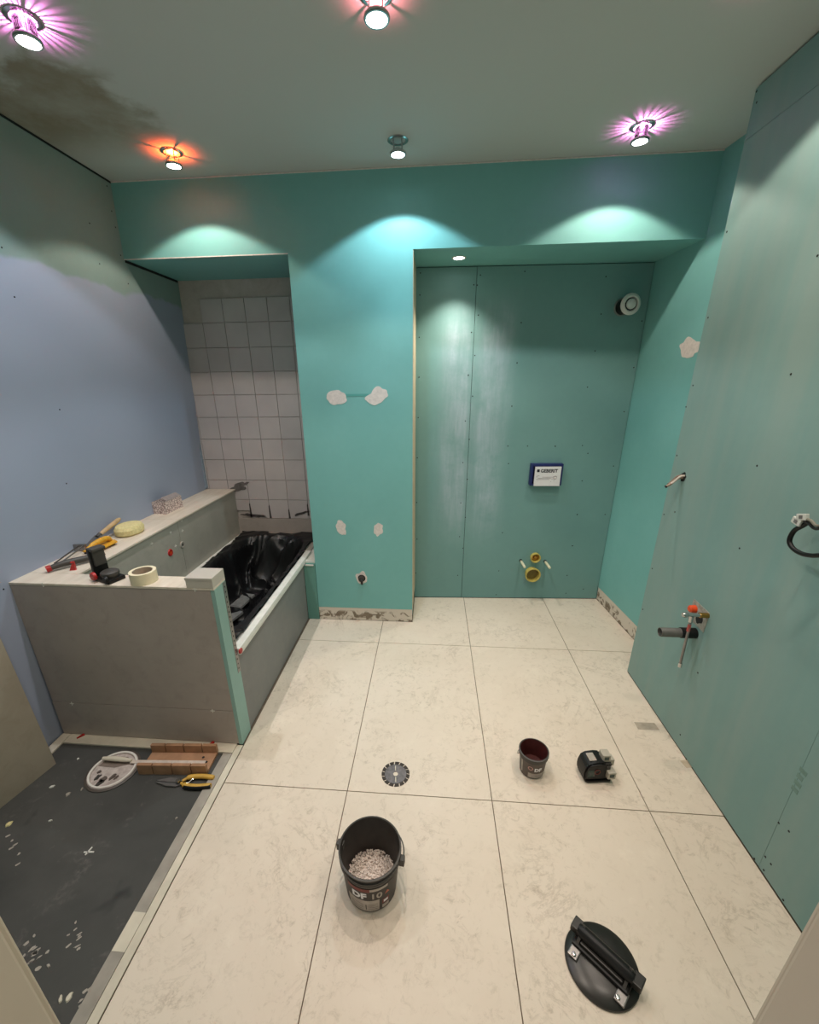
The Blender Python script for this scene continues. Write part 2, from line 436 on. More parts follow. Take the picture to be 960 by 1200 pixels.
def Z(s, x0, y0, pts): return [(x/s+x0, y/s+y0) for x, y in pts]
lp = Z(6, 100, 180, [(152,228),(185,405),(30,490),(212,518),(248,715),(100,775),(302,915)]) + Z(6, 0, 560, [(467,40),(25,783)]) + [(2,290),(17,18+330),(70,480)]
ln = Vector((1, 0, -0.032)).normalized()
screws(wall_left, [onpl(q, Vector((XL(0), 0, 0)), ln) for q in lp], ln)
bm = BM(); 
box(bm, XL(2.595)-0.001, XL(2.595)+0.004, -0.9, YB, 2.592, 2.5995)
obj('shadow_gap', bm, M['gap'], wall_left)
bm = BM(); box(bm, XL(2.25)-0.001, XL(2.25)+0.006, YB+0.005, 3.07, 2.238, 2.2495)
obj('shadow_gap', bm, M['gap'], wall_left)

# back wall: pillar and bulkhead
bm = BM()
prism(bm, [(-0.79, YB), (-0.12, YB), (-0.12, 3.2), (-0.79, 3.2)], 0.099, ZS)
box(bm, -0.786, -0.124, YB+0.008, 3.2, -0.1, 0.099)
prism(bm, [(-1.95, YB), (1.332, YB), (1.29, 3.3), (-1.95, 3.3)], ZS, CZ)
bmesh.ops.remove_doubles(bm, verts=bm.verts[:], dist=1e-5)
wall_back = S(obj('wall_back', bm, M['pillar']), 'turquoise plasterboard pillar and bulkhead at the end of the room', 'wall')
bm = BM(); box(bm, -0.121, -0.117, YB+0.002, 2.93, 0.10, ZS-.001)
obj('side_lining', bm, M['beige'], wall_back)
bm = BM(); box(bm, XL(ZS)+.0, -0.79, YB-0.0015, YB+0.002, ZS-0.0015, ZS+0.003)
obj('edge_bead', bm, M['filler'], wall_back)
bm = BM(); box(bm, XL(CZ), 1.333, YB-0.002, YB, CZ-0.006, CZ-0.001)
obj('ceiling_joint', bm, M['filler'], wall_back)
def patch(parent, mat, poly, label='patch of white filler'):
    bm = BM(); prism(bm, poly, 0, 0.0012, mat=mat)
    o = obj('filler_patch', bm, M['filler'], parent); o['label'] = label; return o
for i, (q, rx, rz, an) in enumerate([((394,466),.062,.038,0.05), ((442,464),.068,.042,0.45), ((400,618.5),.032,.052,0.25), ((443.5,620.5),.03,.048,-0.25)]):
    p = ony(q, YB); patch(wall_back, T(p.x, YB, p.z) @ RX(PI/2), blob(44, rx, rz, an, i+1, .2))
p = ony((418, 463), YB)
bm = BM(); box(bm, -0.07, 0.07, -0.0011, 0.0, -0.007, 0.007); obj('filler_patch', bm, m_board('scuffed_turquoise', srgb((92,164,158)), srgb((98,170,164))), wall_back, loc=(p.x, YB, p.z))

# skirting remains
bm = BM(); box(bm, -0.79, -0.121, YB+0.001, YB+0.012, 0.0, 0.098)
S(obj('baseboard_back', bm, M['skirt']), 'bare plaster strip with glue remains at the foot of the pillar', 'baseboard')

# toilet recess back wall: backing and two boards
bm = BM(); prism(bm, [(-0.16, 2.945), (1.36, 3.012), (1.36, 3.3), (-0.16, 3.3)], -0.1, 2.27)
wall_niche = S(obj('wall_niche', bm, M['gap']), 'green plasterboard back wall of the toilet recess with chalky streaks', 'wall')
def niche_pt(u, z, off=0.): return NA + (NB-NA).normalized()*u + NN*off + Vector((0, 0, z))
NL = (NB-NA).length
us = 0.375
for u0, u1 in ((0.006, us-.0014), (us+.0014, NL-.004)):
    a, b = niche_pt(u0, 0), niche_pt(u1, 0); c, d = niche_pt(u1, 0, -.0125), niche_pt(u0, 0, -.0125)
    bm = BM(); prism(bm, [a.xy, b.xy, c.xy, d.xy], 0.004, 2.245)
    obj('plasterboard_panel', bm, M['niche'], wall_niche)
npx = Z(2.8235, 340, 420, [(427,62),(424,196),(421,329),(419,477),(420,598),(416,710),(590,55),(604,125),(580,207),(593,268),(572,345),(587,400),(565,478),(580,526),(561,590),(572,628),(555,718),(751,15),(734,158),(721,290),(723,348),(703,577),(691,703),(682,782),(786,290),(878,291),(950,517),(935,620),(917,718),(913,777)])
npx += Z(2.8235, 620, 260, [(255,181),(239,305),(374,328),(219,427),(347,482),(194,547),(315,628),(177,740),(195,766),(87,742),(280,808),(176,857),(160,968),(252,968)])
npx += Z(2.8235, 620, 560, [(143,225),(126,323),(180,368)]) + Z(6.857, 480, 290, [(88,205),(83,382),(78,722),(76,1043),(517,300),(545,303),(570,222),(553,544),(498,682),(525,868),(472,1027),(927,192),(898,604),(865,927)])
screws(wall_niche, [onpl(q, NA, NN) for q in npx], NN, 0.0046)

# right side of the recess
bm = BM(); prism(bm, [(1.372, 2.05), (1.332, YB), (1.296, 2.994), (1.296, 3.2), (1.6, 3.2), (1.6, 2.05)], 0.102, CZ)
prism(bm, [(1.378, 2.05), (1.338, YB), (1.302, 2.994), (1.302, 3.2), (1.6, 3.2), (1.6, 2.05)], -0.1, 0.102)
wall_recess = S(obj('wall_recess', bm, M['pillar']), 'turquoise side wall of the toilet recess with one white filler patch', 'wall')
bm = BM(); prism(bm, [(1.3725, 2.11), (1.3335, YB), (1.2975, 2.988), (1.301, 2.988), (1.337, YB), (1.377, 2.11)], 0.0, 0.1015)
S(obj('baseboard_right', bm, M['skirt']), 'bare plaster strip with glue remains at the foot of the recess side wall', 'baseboard')
rw = Vector((1.332-1.372, YB-2.05, 0)).normalized(); rn = Vector((-rw.y, rw.x, 0))
p = onpl((808, 408), Vector((1.332, YB, 0)), rn)
mtx = Matrix.Translation(p) @ Matrix((( rw.x, 0, rn.x, 0), (rw.y, 0, rn.y, 0), (0, 1, 0, 0), (0, 0, 0, 1)))
patch(wall_recess, mtx, blob(40, .085, .048, 0.1, 9, .25))

# boxed wall on the right: backing with boards
bm = BM(); box(bm, XP+.0125, 1.6, -0.9, 2.098, -0.1, CZ)
wall_right = S(obj('wall_right', bm, M['gap']), 'tall green plasterboard boxed wall carrying pipes and cables', 'wall')
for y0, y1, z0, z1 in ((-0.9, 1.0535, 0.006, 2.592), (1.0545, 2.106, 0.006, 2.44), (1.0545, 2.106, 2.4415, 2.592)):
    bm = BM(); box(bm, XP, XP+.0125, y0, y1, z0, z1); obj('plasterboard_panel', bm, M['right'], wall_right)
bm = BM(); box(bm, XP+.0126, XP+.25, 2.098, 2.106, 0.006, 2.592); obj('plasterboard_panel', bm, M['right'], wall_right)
rpx = Z(2.8235, 620, 260, [(655,33),(593,317),(543,541),(520,612),(490,773),(447,968),(483,960),(867,504),(755,807),(955,112)]) + Z(2.8235, 620, 560, [(697,233),(559,645),(501,850),(408,300),(377,435),(520,930)])
rpx += Z(4.286, 840, 920, [(312,190),(363,232),(245,360),(273,397),(190,370),(237,427),(335,577)]) + Z(2, 480, 0, [(829,185),(814,214),(814,240)])
screws(wall_right, [onx(q, XP) for q in rpx], (-1, 0, 0), 0.0045)
bm = BM(); p = onx((935, 912), XP)
for k in range(4): box(bm, XP-.0006, XP, p.y-.016+random.uniform(-.004,.004), p.y+.006, p.z-.05+k*.026, p.z-.034+k*.026)
obj('pencil_scribble', bm, plain('pencil_smudge', (112, 142, 132), 0.8), wall_right)
bm = BM()
for dy, dz in ((0, 0), (.01, .004)): box(bm, XP-.001, XP, 2.03+dy*0, 2.036, .06+dz, .07+dz)
bm.free()

# tiled wall behind the bath
YT = 3.08
bm = BM(); box(bm, -1.95, -0.70, YT+0.004, 3.3, -0.1, 2.27)
wall_bath = S(obj('wall_bath', bm, M['plaster']), 'old white square-tiled wall behind the bath under rough plaster', 'wall')
cols = [-1.742, -1.588, -1.432, -1.277, -1.120, -0.963, -0.806]
rows = [0.594, 0.746, 0.902, 1.059, 1.214, 1.371, 1.527, 1.682, 1.838, 1.994]
tile_cache = {}
for j in range(len(rows)-1+1):
    for i in range(-1, 6):
        z0 = rows[j]; z1 = rows[j+1] if j+1 < len(rows) else 2.14
        if i < 0:
            if j > 5: continue
            x0, x1 = -1.775, cols[0]
        else: x0, x1 = cols[i], cols[i+1]
        if i == 0 and j >= 9: continue
        if i <= 0 and j == 0: continue
        if i <= 1 and j == 0: z0 += 0.06
        w_, h_ = round(x1-x0-.003, 4), round(z1-z0-.003, 4)
        if (w_, h_) not in tile_cache:
            bm = BM(); box(bm, 0, w_, 0, 0.009, 0, h_, 0.0012)
            t = obj('wall_tile', bm, M['wall_tile'], wall_bath); tile_cache[(w_, h_)] = t.data
        else:
            t = bpy.data.objects.new('wall_tile', tile_cache[(w_, h_)]); COL.objects.link(t); t.parent = wall_bath
        t.location = (x0+.0015, YT-.006+random.uniform(-.0008, .0008), z0+.0015)
bm = BM(); prism(bm, blob(30, .075, .03, 0.35, 3, .5), 0, .003, mat=T(-1.50, YT-.0065, .845) @ RX(PI/2))
obj('broken_edge', bm, plain('grey_mortar', (104, 98, 94), 0.9, var=.3), wall_bath)
bm = BM()
for i, (x0, z0, h) in enumerate([(-1.435, .60, .12), (-1.278, .595, .11), (-1.122, .595, .08), (-.968, .62, .10)]):
    prism(bm, [(-.004, 0), (.012, 0), (.004, h), (-.002, h*.9)], 0, .003, mat=T(x0, YT-.0068, z0) @ RX(PI/2))
prism(bm, blob(20, .09, .012, -.1, 5, .6), 0, .003, mat=T(-1.40, YT-.0068, .615) @ RX(PI/2))
prism(bm, blob(20, .06, .010, .3, 6, .6), 0, .003, mat=T(-1.02, YT-.0068, .64) @ RX(PI/2))
obj('dark_crack', bm, plain('dark_mortar', (70, 64, 62), 0.9, var=.3), wall_bath)
bm = BM(); box(bm, XL(1.3)-.02, -1.752, YT-.03, YT, .84, 2.0)
obj('corner_bead', bm, plain('blue_grey_edge', (150, 164, 180), .7), wall_bath)
bm = BM(); box(bm, -1.55, -.79, YT-.016, YT-.004, .462, .592)
obj('backsplash_tile', bm, M['grey_tile'], wall_bath)

# wall with the doorway, behind and beside the camera
DXL, DXR = -0.48, 0.336
bm = BM()
box(bm, -1.95, DXL-.05, 0.06, YF-.008, -.1, CZ); box(bm, DXR+.05, 1.6, 0.06, YF-.008, -.1, CZ); box(bm, DXL-.05, DXR+.05, 0.06, YF-.008, 2.12, CZ)
S(obj('wall_front', bm, M['board']), 'wall with the doorway the room is seen through', 'wall')
bm = BM()
for s, x in ((-1, DXL), (1, DXR)):
    e = x + s*.062
    box(bm, min(x, e), max(x, e), 0.165, YF, 0, 2.1, .003)
    x2 = x - s*-.0 + s*.018
    box(bm, min(x2, e), max(x2, e), 0.05, 0.166, 0, 2.1, .003)
    c0, c1 = sorted((x+s*.012, x+s*.08)); box(bm, c0, c1, YF-.009, YF+.012, 0, 2.16, .003)
box(bm, DXL-.06, DXR+.06, 0.05, YF, 2.08, 2.14, .003)
S(obj('door_1', bm, M['jamb']), 'cream painted door frame on both sides of the doorway', 'door frame')
# ================================================================== LAMPS
def make_lamp(k, x, y, col, watts, leak, lw, fins, words):
    root = empty('ceiling_spotlight', (x, y, CZ), 0, 'round chrome ceiling spotlight with ' + words, 'spotlight', 'chrome ceiling spotlights')
    bm = BM(); lathe(bm, [(.046, 0), (.046, -.003), (.041, -.006), (.034, -.006), (.033, 0)], 36)
    obj('flange', bm, M['chrome'], root, True)
    for i in range(4):
        bm = BM(); a = PI/4 + PI/2*i; tube(bm, [(.026*math.cos(a), .026*math.sin(a), 0), (.026*math.cos(a), .026*math.sin(a), -.048)], .0022, 8)
        obj('rod', bm, M['chrome'], root, True)
    if fins:
        bm = BM()
        for i in range(fins):
            a = 2*PI*i/fins
            box(bm, .017, .024, -.0013, .0013, -.040, -.002, mat=RZ(a))
        obj('crown', bm, M['chrome'], root)
    bm = BM(); lathe(bm, [(.006, -.036), (.012, -.037), (.022, -.046), (.030, -.058), (.030, -.062), (.0, -.0615)], 32)
    obj('reflector', bm, M['chrome'], root, True)
    bm = BM(); lathe(bm, [(.029, -.055), (.036, -.056), (.037, -.062), (.035, -.067), (.030, -.067), (.029, -.062)], 36, close=True)
    obj('lens_ring', bm, M['chrome'], root, True)
    bm = BM(); lathe(bm, [(0, -.0675), (.014, -.067), (.0295, -.0645)], 28)
    obj('lens', bm, M['lens_cold'] if col[0] < .75 else M['lens'], root, True)
    for nm, size, blend, e, rad in (('spot_beam', 122, .18, watts*1.0, .02), ('spot_core', 62, 1.0, watts*1.1, .02)):
        ld = bpy.data.lights.new(nm, 'SPOT'); ld.energy = e; ld.color = col; ld.spot_size = math.radians(size); ld.spot_blend = blend; ld.shadow_soft_size = rad
        lo = bpy.data.objects.new(nm, ld); COL.objects.link(lo); lo.parent = root; lo.location = (0, 0, -.075)
    if leak:
        ld = bpy.data.lights.new('colour_leak', 'SPOT'); ld.energy = lw; ld.color = leak; ld.shadow_soft_size = .002; ld.spot_size = math.radians(168); ld.spot_blend = .22
        lo = bpy.data.objects.new('colour_leak', ld); COL.objects.link(lo); lo.parent = root; lo.location = (0, 0, -.030); lo.rotation_euler = (PI, 0, 0)
    for ch in root.children:
        if ch.type == 'MESH': ch.data.transform(Matrix.Scale(.8, 4, Vector((0, 0, 1))))
        else: ch.location.z *= .8
    return root
for k, a in enumerate(LAMPS): make_lamp(k, *a)
p = onz((538, 302), ZS)
rec = empty('recessed_downlight', (p.x, p.y, ZS), 0, 'small recessed warm downlight in the underside of the toilet bulkhead', 'downlight')
bm = BM(); lathe(bm, [(.040, 0), (.040, -.002), (.036, -.004), (.030, -.003), (.030, 0)], 32); obj('trim_ring', bm, M['white'], rec, True)
bm = BM(); lathe(bm, [(0, -.0035), (.030, -.002)], 28); obj('lens', bm, M['lens'], rec, True)
ld = bpy.data.lights.new('spot_beam', 'SPOT'); ld.energy = 26; ld.color = (1, .93, .80); ld.spot_size = math.radians(100); ld.spot_blend = .9; ld.shadow_soft_size = .02
lo = bpy.data.objects.new('spot_beam', ld); COL.objects.link(lo); lo.parent = rec; lo.location = (0, 0, -.01)

# ================================================================== BATH
ZL = 0.83
sur = empty('bath_surround', (-1.3, 1.435, 0), 0, 'grey tiled bath surround with a raised ledge and a bare green end', 'bath surround')
def part(name, bm, m, root, smooth=False):
    bm.transform(Matrix.Translation(-Vector(root.location))); return obj(name, bm, m, root, smooth)
# pony wall core
bm = BM(); box(bm, -1.765, -0.8725, 1.446, 1.527, 0, ZL-.010); part('core_wall', bm, M['board'], sur)
bm = BM(); box(bm, -1.768, -0.886, 1.435, 1.445, 0.2025, ZL-.011, .001); part('front_tile', bm, M['grey_tile'], sur)
bm = BM(); box(bm, -1.772, -0.886, 1.435, 1.445, 0.008, 0.2, .001); part('front_tile', bm, M['grey_tile'], sur)
bm = BM(); box(bm, -0.8855, -0.868, 1.436, 1.5275, 0.004, ZL-.010); part('end_board', bm, M['board'], sur)
bm = BM()
box(bm, -0.8679, -0.8664, 1.503, 1.5279, 0.36, ZL-.012)
bead = part('corner_bead', bm, M['steel'], sur)
bm = BM()
for i in range(18): lathe(bm, [(0, 0), (.0042, 0)], 8, mat=T(-0.8662, 1.514, .38+i*.0245) @ RY(PI/2))
bm.transform(Matrix.Translation(-Vector(sur.location))); o = obj('bead_holes', bm, M['gap'], bead); o['kind'] = 'stuff'
# ledge tiles on top
bm = BM(); box(bm, -1.766, -0.869, 1.433, 1.532, ZL-.010, ZL, .001); part('ledge_tile', bm, M['ledge'], sur)
for y0, y1 in ((1.5335, 2.30), (2.302, 3.070)):
    bm = BM(); box(bm, -1.764, -1.532, y0, y1, ZL-.010, ZL, .001); part('ledge_tile', bm, M['ledge'], sur)
bm = BM(); box(bm, -1.766, -1.552, 1.53, 3.07, 0, ZL-.0105); part('ledge_core', bm, M['board'], sur)
for y0, y1 in ((1.531, 2.288), (2.291, 3.068)):
    bm = BM(); box(bm, -1.551, -1.541, y0, y1, .455, ZL-.0105, .0008); part('inner_tile', bm, M['grey_inner'], sur)
# apron, filler
bm = BM(); box(bm, -0.884, -0.872, 1.5285, 2.556, 0.004, .440, .001); part('apron_board', bm, M['apron'], sur)
bm = BM(); box(bm, -0.871, -0.792, 2.560, 2.572, 0.002, .438); part('filler_board', bm, m_board('stained_filler', srgb((100, 148, 138)), srgb((112, 160, 150))), sur)
bm = BM(); box(bm, -0.8605, -0.791, 2.573, 3.07, .424, .452, .001); part('side_fill', bm, M['foil'], sur)
# spacers and wedges
cross = BM()
box(cross, -.010, .010, -.0012, .0012, -.0013, .0013); box(cross, -.0013, .0013, -.0012, .0012, -.010, .010)
cme = bpy.data.meshes.new('tile_spacer'); cross.to_mesh(cme); cross.free(); cme.materials.append(M['white'])
for q, pl in (((50,684.5),'f'), ((228,690),'f'), ((84,824),'f'), ((249,832.5),'f')):
    p = ony(q, 1.434); o = bpy.data.objects.new('tile_spacer', cme); COL.objects.link(o); o.parent = sur; o.location = p - Vector(sur.location); o.location.z += -.003
for q in ((178,637), (200,624), (213,610.5), (214,622), (225,601.5), (206,640)):
    p = onx(q, -1.540); o = bpy.data.objects.new('tile_spacer', cme); COL.objects.link(o); o.parent = sur; o.location = p - Vector(sur.location); o.rotation_euler = (0, 0, PI/2)
for q in ((97.5,865.5), (248.5,872.5)):
    p = ony(q, 1.43); bm = BM(); prism(bm, [(-.018, -.004), (.014, -.006), (.014, .006)], 0, .008, mat=T(p.x, 1.425, .0062) @ RZ(.9)); part('levelling_wedge', bm, M['red'], sur)
p = onz((85.5, 668), ZL)
wed = empty('levelling_wedge', (p.x, p.y, ZL), 0.3, 'small red plastic wedge standing on the pale ledge', 'wedge')
bm = BM(); prism(bm, [(-.012, 0), (.014, 0), (.014, .034), (.004, .030)], -.005, .005, mat=RX(PI/2)); obj('wedge_body', bm, M['red'], wed)
bm = BM(); box(bm, .0, .014, -.0055, .0055, .034, .040, .001); obj('grip_end', bm, M['red'], wed)
# pipe outlets in the inner face
for q, m_, nm in (((199.5,647.5), M['red'], 'red'), ((213.5,638.5), M['grey_strip'], 'grey')):
    p = onx(q, -1.541)
    bm = BM(); lathe(bm, [(.0, .004), (.013, .004), (.016, .006), (.020, .005), (.023, 0)], 24, mat=Matrix.Translation(p) @ RY(PI/2))
    o = part('pipe_cap', bm, m_, sur, True); o['label'] = nm + ' round pipe cap'
    bm = BM(); lathe(bm, [(0, .0), (.008, .0)], 14, mat=Matrix.Translation(p + Vector((.0045, 0, 0))) @ RY(PI/2)); bm.transform(Matrix.Translation(-Vector(sur.location))); obj('cap_socket', bm, M['gap'] if nm == 'grey' else M['orange'], o)

# bathtub
TX0, TX1, TY0, TY1, ZR = -1.540, -0.862, 1.531, 3.062, .452
tub = empty('bathtub', ((TX0+TX1)/2, (TY0+TY1)/2, 0), 0, 'white built-in bathtub with a flat taped rim', 'bathtub')
def tubz(x, y, inset=0.):
    u = (x-(TX0+TX1)/2)/((TX1-TX0)/2-.055-inset); v = (y-(TY0+TY1)/2)/((TY1-TY0)/2-.06-inset)
    r = (abs(u)**4 + abs(v)**6)**.2
    if r >= 1: return 0.
    t = min(1., (1-r)/.33); return -.36*(t*t*(3-2*t))**.75
bm = BM(); NXX, NYY = 40, 72
grid = [[bm.verts.new((TX0+(TX1-TX0)*i/NXX, TY0+(TY1-TY0)*j/NYY, ZR + tubz(TX0+(TX1-TX0)*i/NXX, TY0+(TY1-TY0)*j/NYY))) for i in range(NXX+1)] for j in range(NYY+1)]
for j in range(NYY):
    for i in range(NXX): bm.faces.new((grid[j][i], grid[j][i+1], grid[j+1][i+1], grid[j+1][i]))
# outer lip
edge = grid[0] + [r[-1] for r in grid[1:]] + grid[-1][::-1][1:] + [r[0] for r in grid[::-1][1:-1]]
low = [bm.verts.new((v.co.x, v.co.y, .441)) for v in edge]
for i in range(len(edge)): bm.faces.new((edge[i], edge[(i+1)%len(edge)], low[(i+1)%len(edge)], low[i]))
part('shell', bm, M['enamel'], tub, True)
bm = BM(); box(bm, -0.896, -0.858, 1.533, 2.72, ZR+.001, ZR+.020, .006)
box(bm, -0.872, -0.8565, 1.533, 2.60, .437, ZR+.010, .004)
part('rim_tape', bm, M['foil'], tub)
bm = BM(); box(bm, -0.92, -0.868, 2.72, 3.05, ZR+.001, ZR+.012, .004); part('rim_tape', bm, M['grey_strip'], tub)
bm = BM(); box(bm, -1.5405, -1.512, 1.56, 3.05, ZR+.001, ZR+.014, .004); part('sealing_tape', bm, M['foil'], tub)
bm = BM(); box(bm, -1.538, -0.80, 3.040, 3.0635, ZR+.001, ZR+.014, .004); part('sealing_tape', bm, M['foil'], tub)
p = ony((273.5, 762), 1.531)
bm = BM(); lathe(bm, [(0, .008), (.012, .008), (.014, 0)], 18, mat=T(-.862, 1.540, ZR+.004) @ RY(PI/2)); part('end_plug', bm, M['red'], tub, True)
bm = BM(); box(bm, -0.858, -0.80, 2.552, 2.5595, .424, .432); part('fixing_strip', bm, M['foil'], tub)

# black sheet in the tub
bm = BM(); NXX, NYY = 90, 170
X0, X1, Y0, Y1 = -1.522, -0.885, 1.545, 3.056
def sheetz(x, y):
    b = tubz(x, y, .012)
    P = Vector((x*5.2, y*4.1, 0))
    n1 = noise.noise(P + Vector((3, 1, 0))*1.0)
    rdg = 1-abs(noise.noise(Vector((x*4.2+1.2*n1, y*3.4-n1, 4.2))))*2
    rdg2 = 1-abs(noise.noise(Vector((x*9+1.5*n1, y*8+1.5*n1, 1.2))))*2
    fine = noise.noise(Vector((x*34, y*30, 7)))
    inside = min(1, -b/.12)
    lift = .0
    if y > 2.6: lift = .012*(y-2.6)/.45
    return ZR + .018 + b*.9 + inside*(.075*max(0, rdg)**3 + .030*max(0, rdg2)**3 + .002*fine + .03*n1) + (1-inside)*(.010*max(0, rdg2) + lift)
def keep(x, y):
    # ragged border: sheet does not reach the near rim nor the whole right rim
    e = .02*noise.noise(Vector((x*9, y*9, 2)))
    if x > -0.900 + e*.5: return False
    if y > 3.035 + e*.4 and x > -1.30+e and x < -1.05+e: return False
    if x < -1.508 + e*.6: return False
    return True
gv = {}
for j in range(NYY+1):
    for i in range(NXX+1):
        x = X0+(X1-X0)*i/NXX; y = Y0+(Y1-Y0)*j/NYY
        if keep(x, y): gv[i, j] = bm.verts.new((x, y, sheetz(x, y)))
for j in range(NYY):
    for i in range(NXX):
        ks = ((i,j),(i+1,j),(i+1,j+1),(i,j+1))
        if all(k in gv for k in ks): bm.faces.new([gv[k] for k in ks])
for v in [v for v in bm.verts if not v.link_faces]: bm.verts.remove(v)
sh = tag(obj('plastic_sheet', bm, M['sheet'], smooth=True), 'crumpled glossy black plastic sheet lining the bathtub', 'plastic sheet')
md = sh.modifiers.new('thick', 'SOLIDIFY'); md.thickness = .0012; md.offset = 1
def on_sheet(q, z):
    for _ in range(12):
        p = onz(q, z); z = z*.5 + .5*sheetz(p.x, p.y)
    return onz(q, z)
for q, sx, sy, an, lab in (((285,709), .10, .15, -.35, 'larger grey foam offcut lying on the black sheet in the bath'), ((275,727), .07, .10, -.5, 'smaller grey foam offcut on the black sheet close to the end wall')):
    p = on_sheet(q, .2)
    bm = BM(); box(bm, -sx/2, sx/2, -sy/2, sy/2, -.006, .010, .002)
    box(bm, -sx/2+.004, sx/2-.02, -sy/2+.01, -sy/2+.02, .0095, .012)
    tag(obj('foam_offcut', bm, M['grey_foam'], loc=(p.x, p.y, p.z+.03), rot=(.2, -.1, an)), lab, 'foam')

# ------------------------------------------------------------------ things on the ledge
# patterned box
p = onz((193.5, 603.3), ZL)
e1 = (onz((218, 595.4), ZL)-p); ang = math.atan2(e1.y, e1.x)-PI/2
cb = empty('patterned_box', (-1.676, 2.40, ZL), -.05, 'open cardboard box with a pale pink leaf pattern, on the ledge', 'box')
bw, bl, bh = .085, .175, .078
for nm, d in (('box_base', (-bw, 0, 0, bl, 0, .0015)), ('box_side', (-.0015, 0, 0, bl, 0.0015, bh)), ('box_side', (-bw, -bw+.0015, 0, bl, 0.0015, bh)), ('box_end', (-bw, 0, 0, .0015, 0.0015, bh)), ('box_end', (-bw, 0, bl-.0015, bl, .0015, bh))):
    bm = BM(); box(bm, *d); obj(nm, bm, M['pattern'], cb)
bm = BM(); box(bm, -bw*.5, 0, 0, bl-.03, 0, .0015, mat=T(0, .03, bh) @ RY(.5)); obj('box_flap', bm, plain('grey_card', (150, 140, 138), .8), cb)
bm = BM(); box(bm, -bw+.002, -.002, .002, bl-.002, .01, .03); obj('box_dark_inside', bm, M['gap'], cb)  # dark block standing for the dark inside of the open box
# sponge
p = onz((150, 627), ZL)
bm = BM()
prof = [(0, 0), (.056, 0), (.066, .010), (.068, .034), (.058, .050), (.03, .056), (0, .057)]
lathe(bm, prof, 36); 
for v in bm.verts: v.co.x *= 1.0+.03*math.sin(v.co.y*60); v.co.y *= 1.25
sp = empty('tile_sponge', (p.x-.008, p.y+.03, ZL+.0005), .1, 'round cream yellow sponge on the ledge', 'sponge')
obj('sponge_body', bm, M['sponge'], sp, True)
# yellow cloth-like float
yl = empty('yellow_trowel', (-1.655, 1.83, ZL), .0, 'yellow plastic trowel lying folded on the ledge beside the sponge', 'trowel')
bm = BM(); prism(bm, [(-.03, -.09), (.035, -.075), (.045, .05), (.01, .075), (-.035, .04)], .012, .018); obj('blade', bm, M['yellow'], yl)
bm = BM(); tube(bm, smooth_path([(-.01, -.08, .024), (0, -.03, .040), (.005, .03, .040), (.0, .06, .022)]), [.010]*3+[.013]*13+[.010]*3, 12); obj('grip', bm, M['yellow'], yl, True)
bm = BM(); box(bm, -.03, .03, -.085, -.06, 0, .013, .003); obj('foot_pad', bm, M['black'], yl)
bm = BM(); box(bm, -.02, .03, .03, .05, 0, .013, .003); obj('foot_pad', bm, M['black'], yl)
# hacksaw-like tool: dark grip with red end, two thin rods
hs = empty('caulking_gun', (-1.70, 1.60, ZL), 0, 'dark grey caulking gun with a red tip and thin steel rods, on the ledge', 'caulking gun')
def rel(p, root): return Vector(p)-Vector(root.location)
gA = onz((58, 666), ZL+.018); gB = onz((102, 654), ZL+.022)
path = smooth_path([rel(gA, hs), rel(gA.lerp(gB, .4), hs)+Vector((0, 0, .004)), rel(gB, hs), rel(gB, hs)+Vector((.05, .05, .008))], 5)
bm = BM(); tube(bm, path, [.011+.004*math.sin(i/15*PI) for i in range(16)], 14); obj('grip', bm, M['charcoal'], hs, True)
bm = BM(); tube(bm, [path[0]-(path[1]-path[0]).normalized()*.012, path[0]+(path[1]-path[0]).normalized()*.006], .014, 14); obj('red_tip', bm, M['red'], hs, True)
for dq, rr in (((64, 660), .0035), ((70, 660.5), .0035)):
    a = onz(dq, ZL+.012); b = Vector((-1.742+ (dq[0]-64)*.004, 1.785, ZL+.025))
    bm = BM(); tube(bm, [rel(a, hs), rel(b, hs)], rr, 8); obj('rod', bm, M['charcoal'] if dq[0] == 64 else M['steel'], hs, True)
bm = BM(); box(bm, -.05, .008, -.006, .006, -.014, .02, .003, mat=Matrix.Translation(rel((-1.715, 1.790, ZL+.0155), hs)) @ RZ(.15)); obj('end_plate', bm, M['steel'], hs)
# paint scraper with pale handle over the sponge
sc_ = empty('paint_scraper', (-1.735, 1.98, ZL), 0, 'scraper with a pale wooden handle leaning over the cream sponge', 'scraper')
hA = Vector((-1.722, 1.90, ZL+.040)); hB = Vector((-1.728, 2.075, ZL+.075))
bm = BM(); tube(bm, [rel(hA.lerp(hB, t), sc_) for t in (0, .1, .3, .6, .9, 1)], [.007, .010, .011, .012, .012, .007], 12); obj('handle', bm, M['pale_wood'], sc_, True)
bm = BM(); box(bm, -.022, .022, -.085, .0, -.001, .001, mat=Matrix.Translation(rel(hA, sc_)) @ RX(.36)); obj('blade', bm, M['steel'], sc_)
bm = BM(); tube(bm, [rel(hA.lerp(hB, -.08), sc_), rel(hA.lerp(hB, .06), sc_)], [.009, .012], 12); obj('ferrule', bm, M['charcoal'], sc_, True)
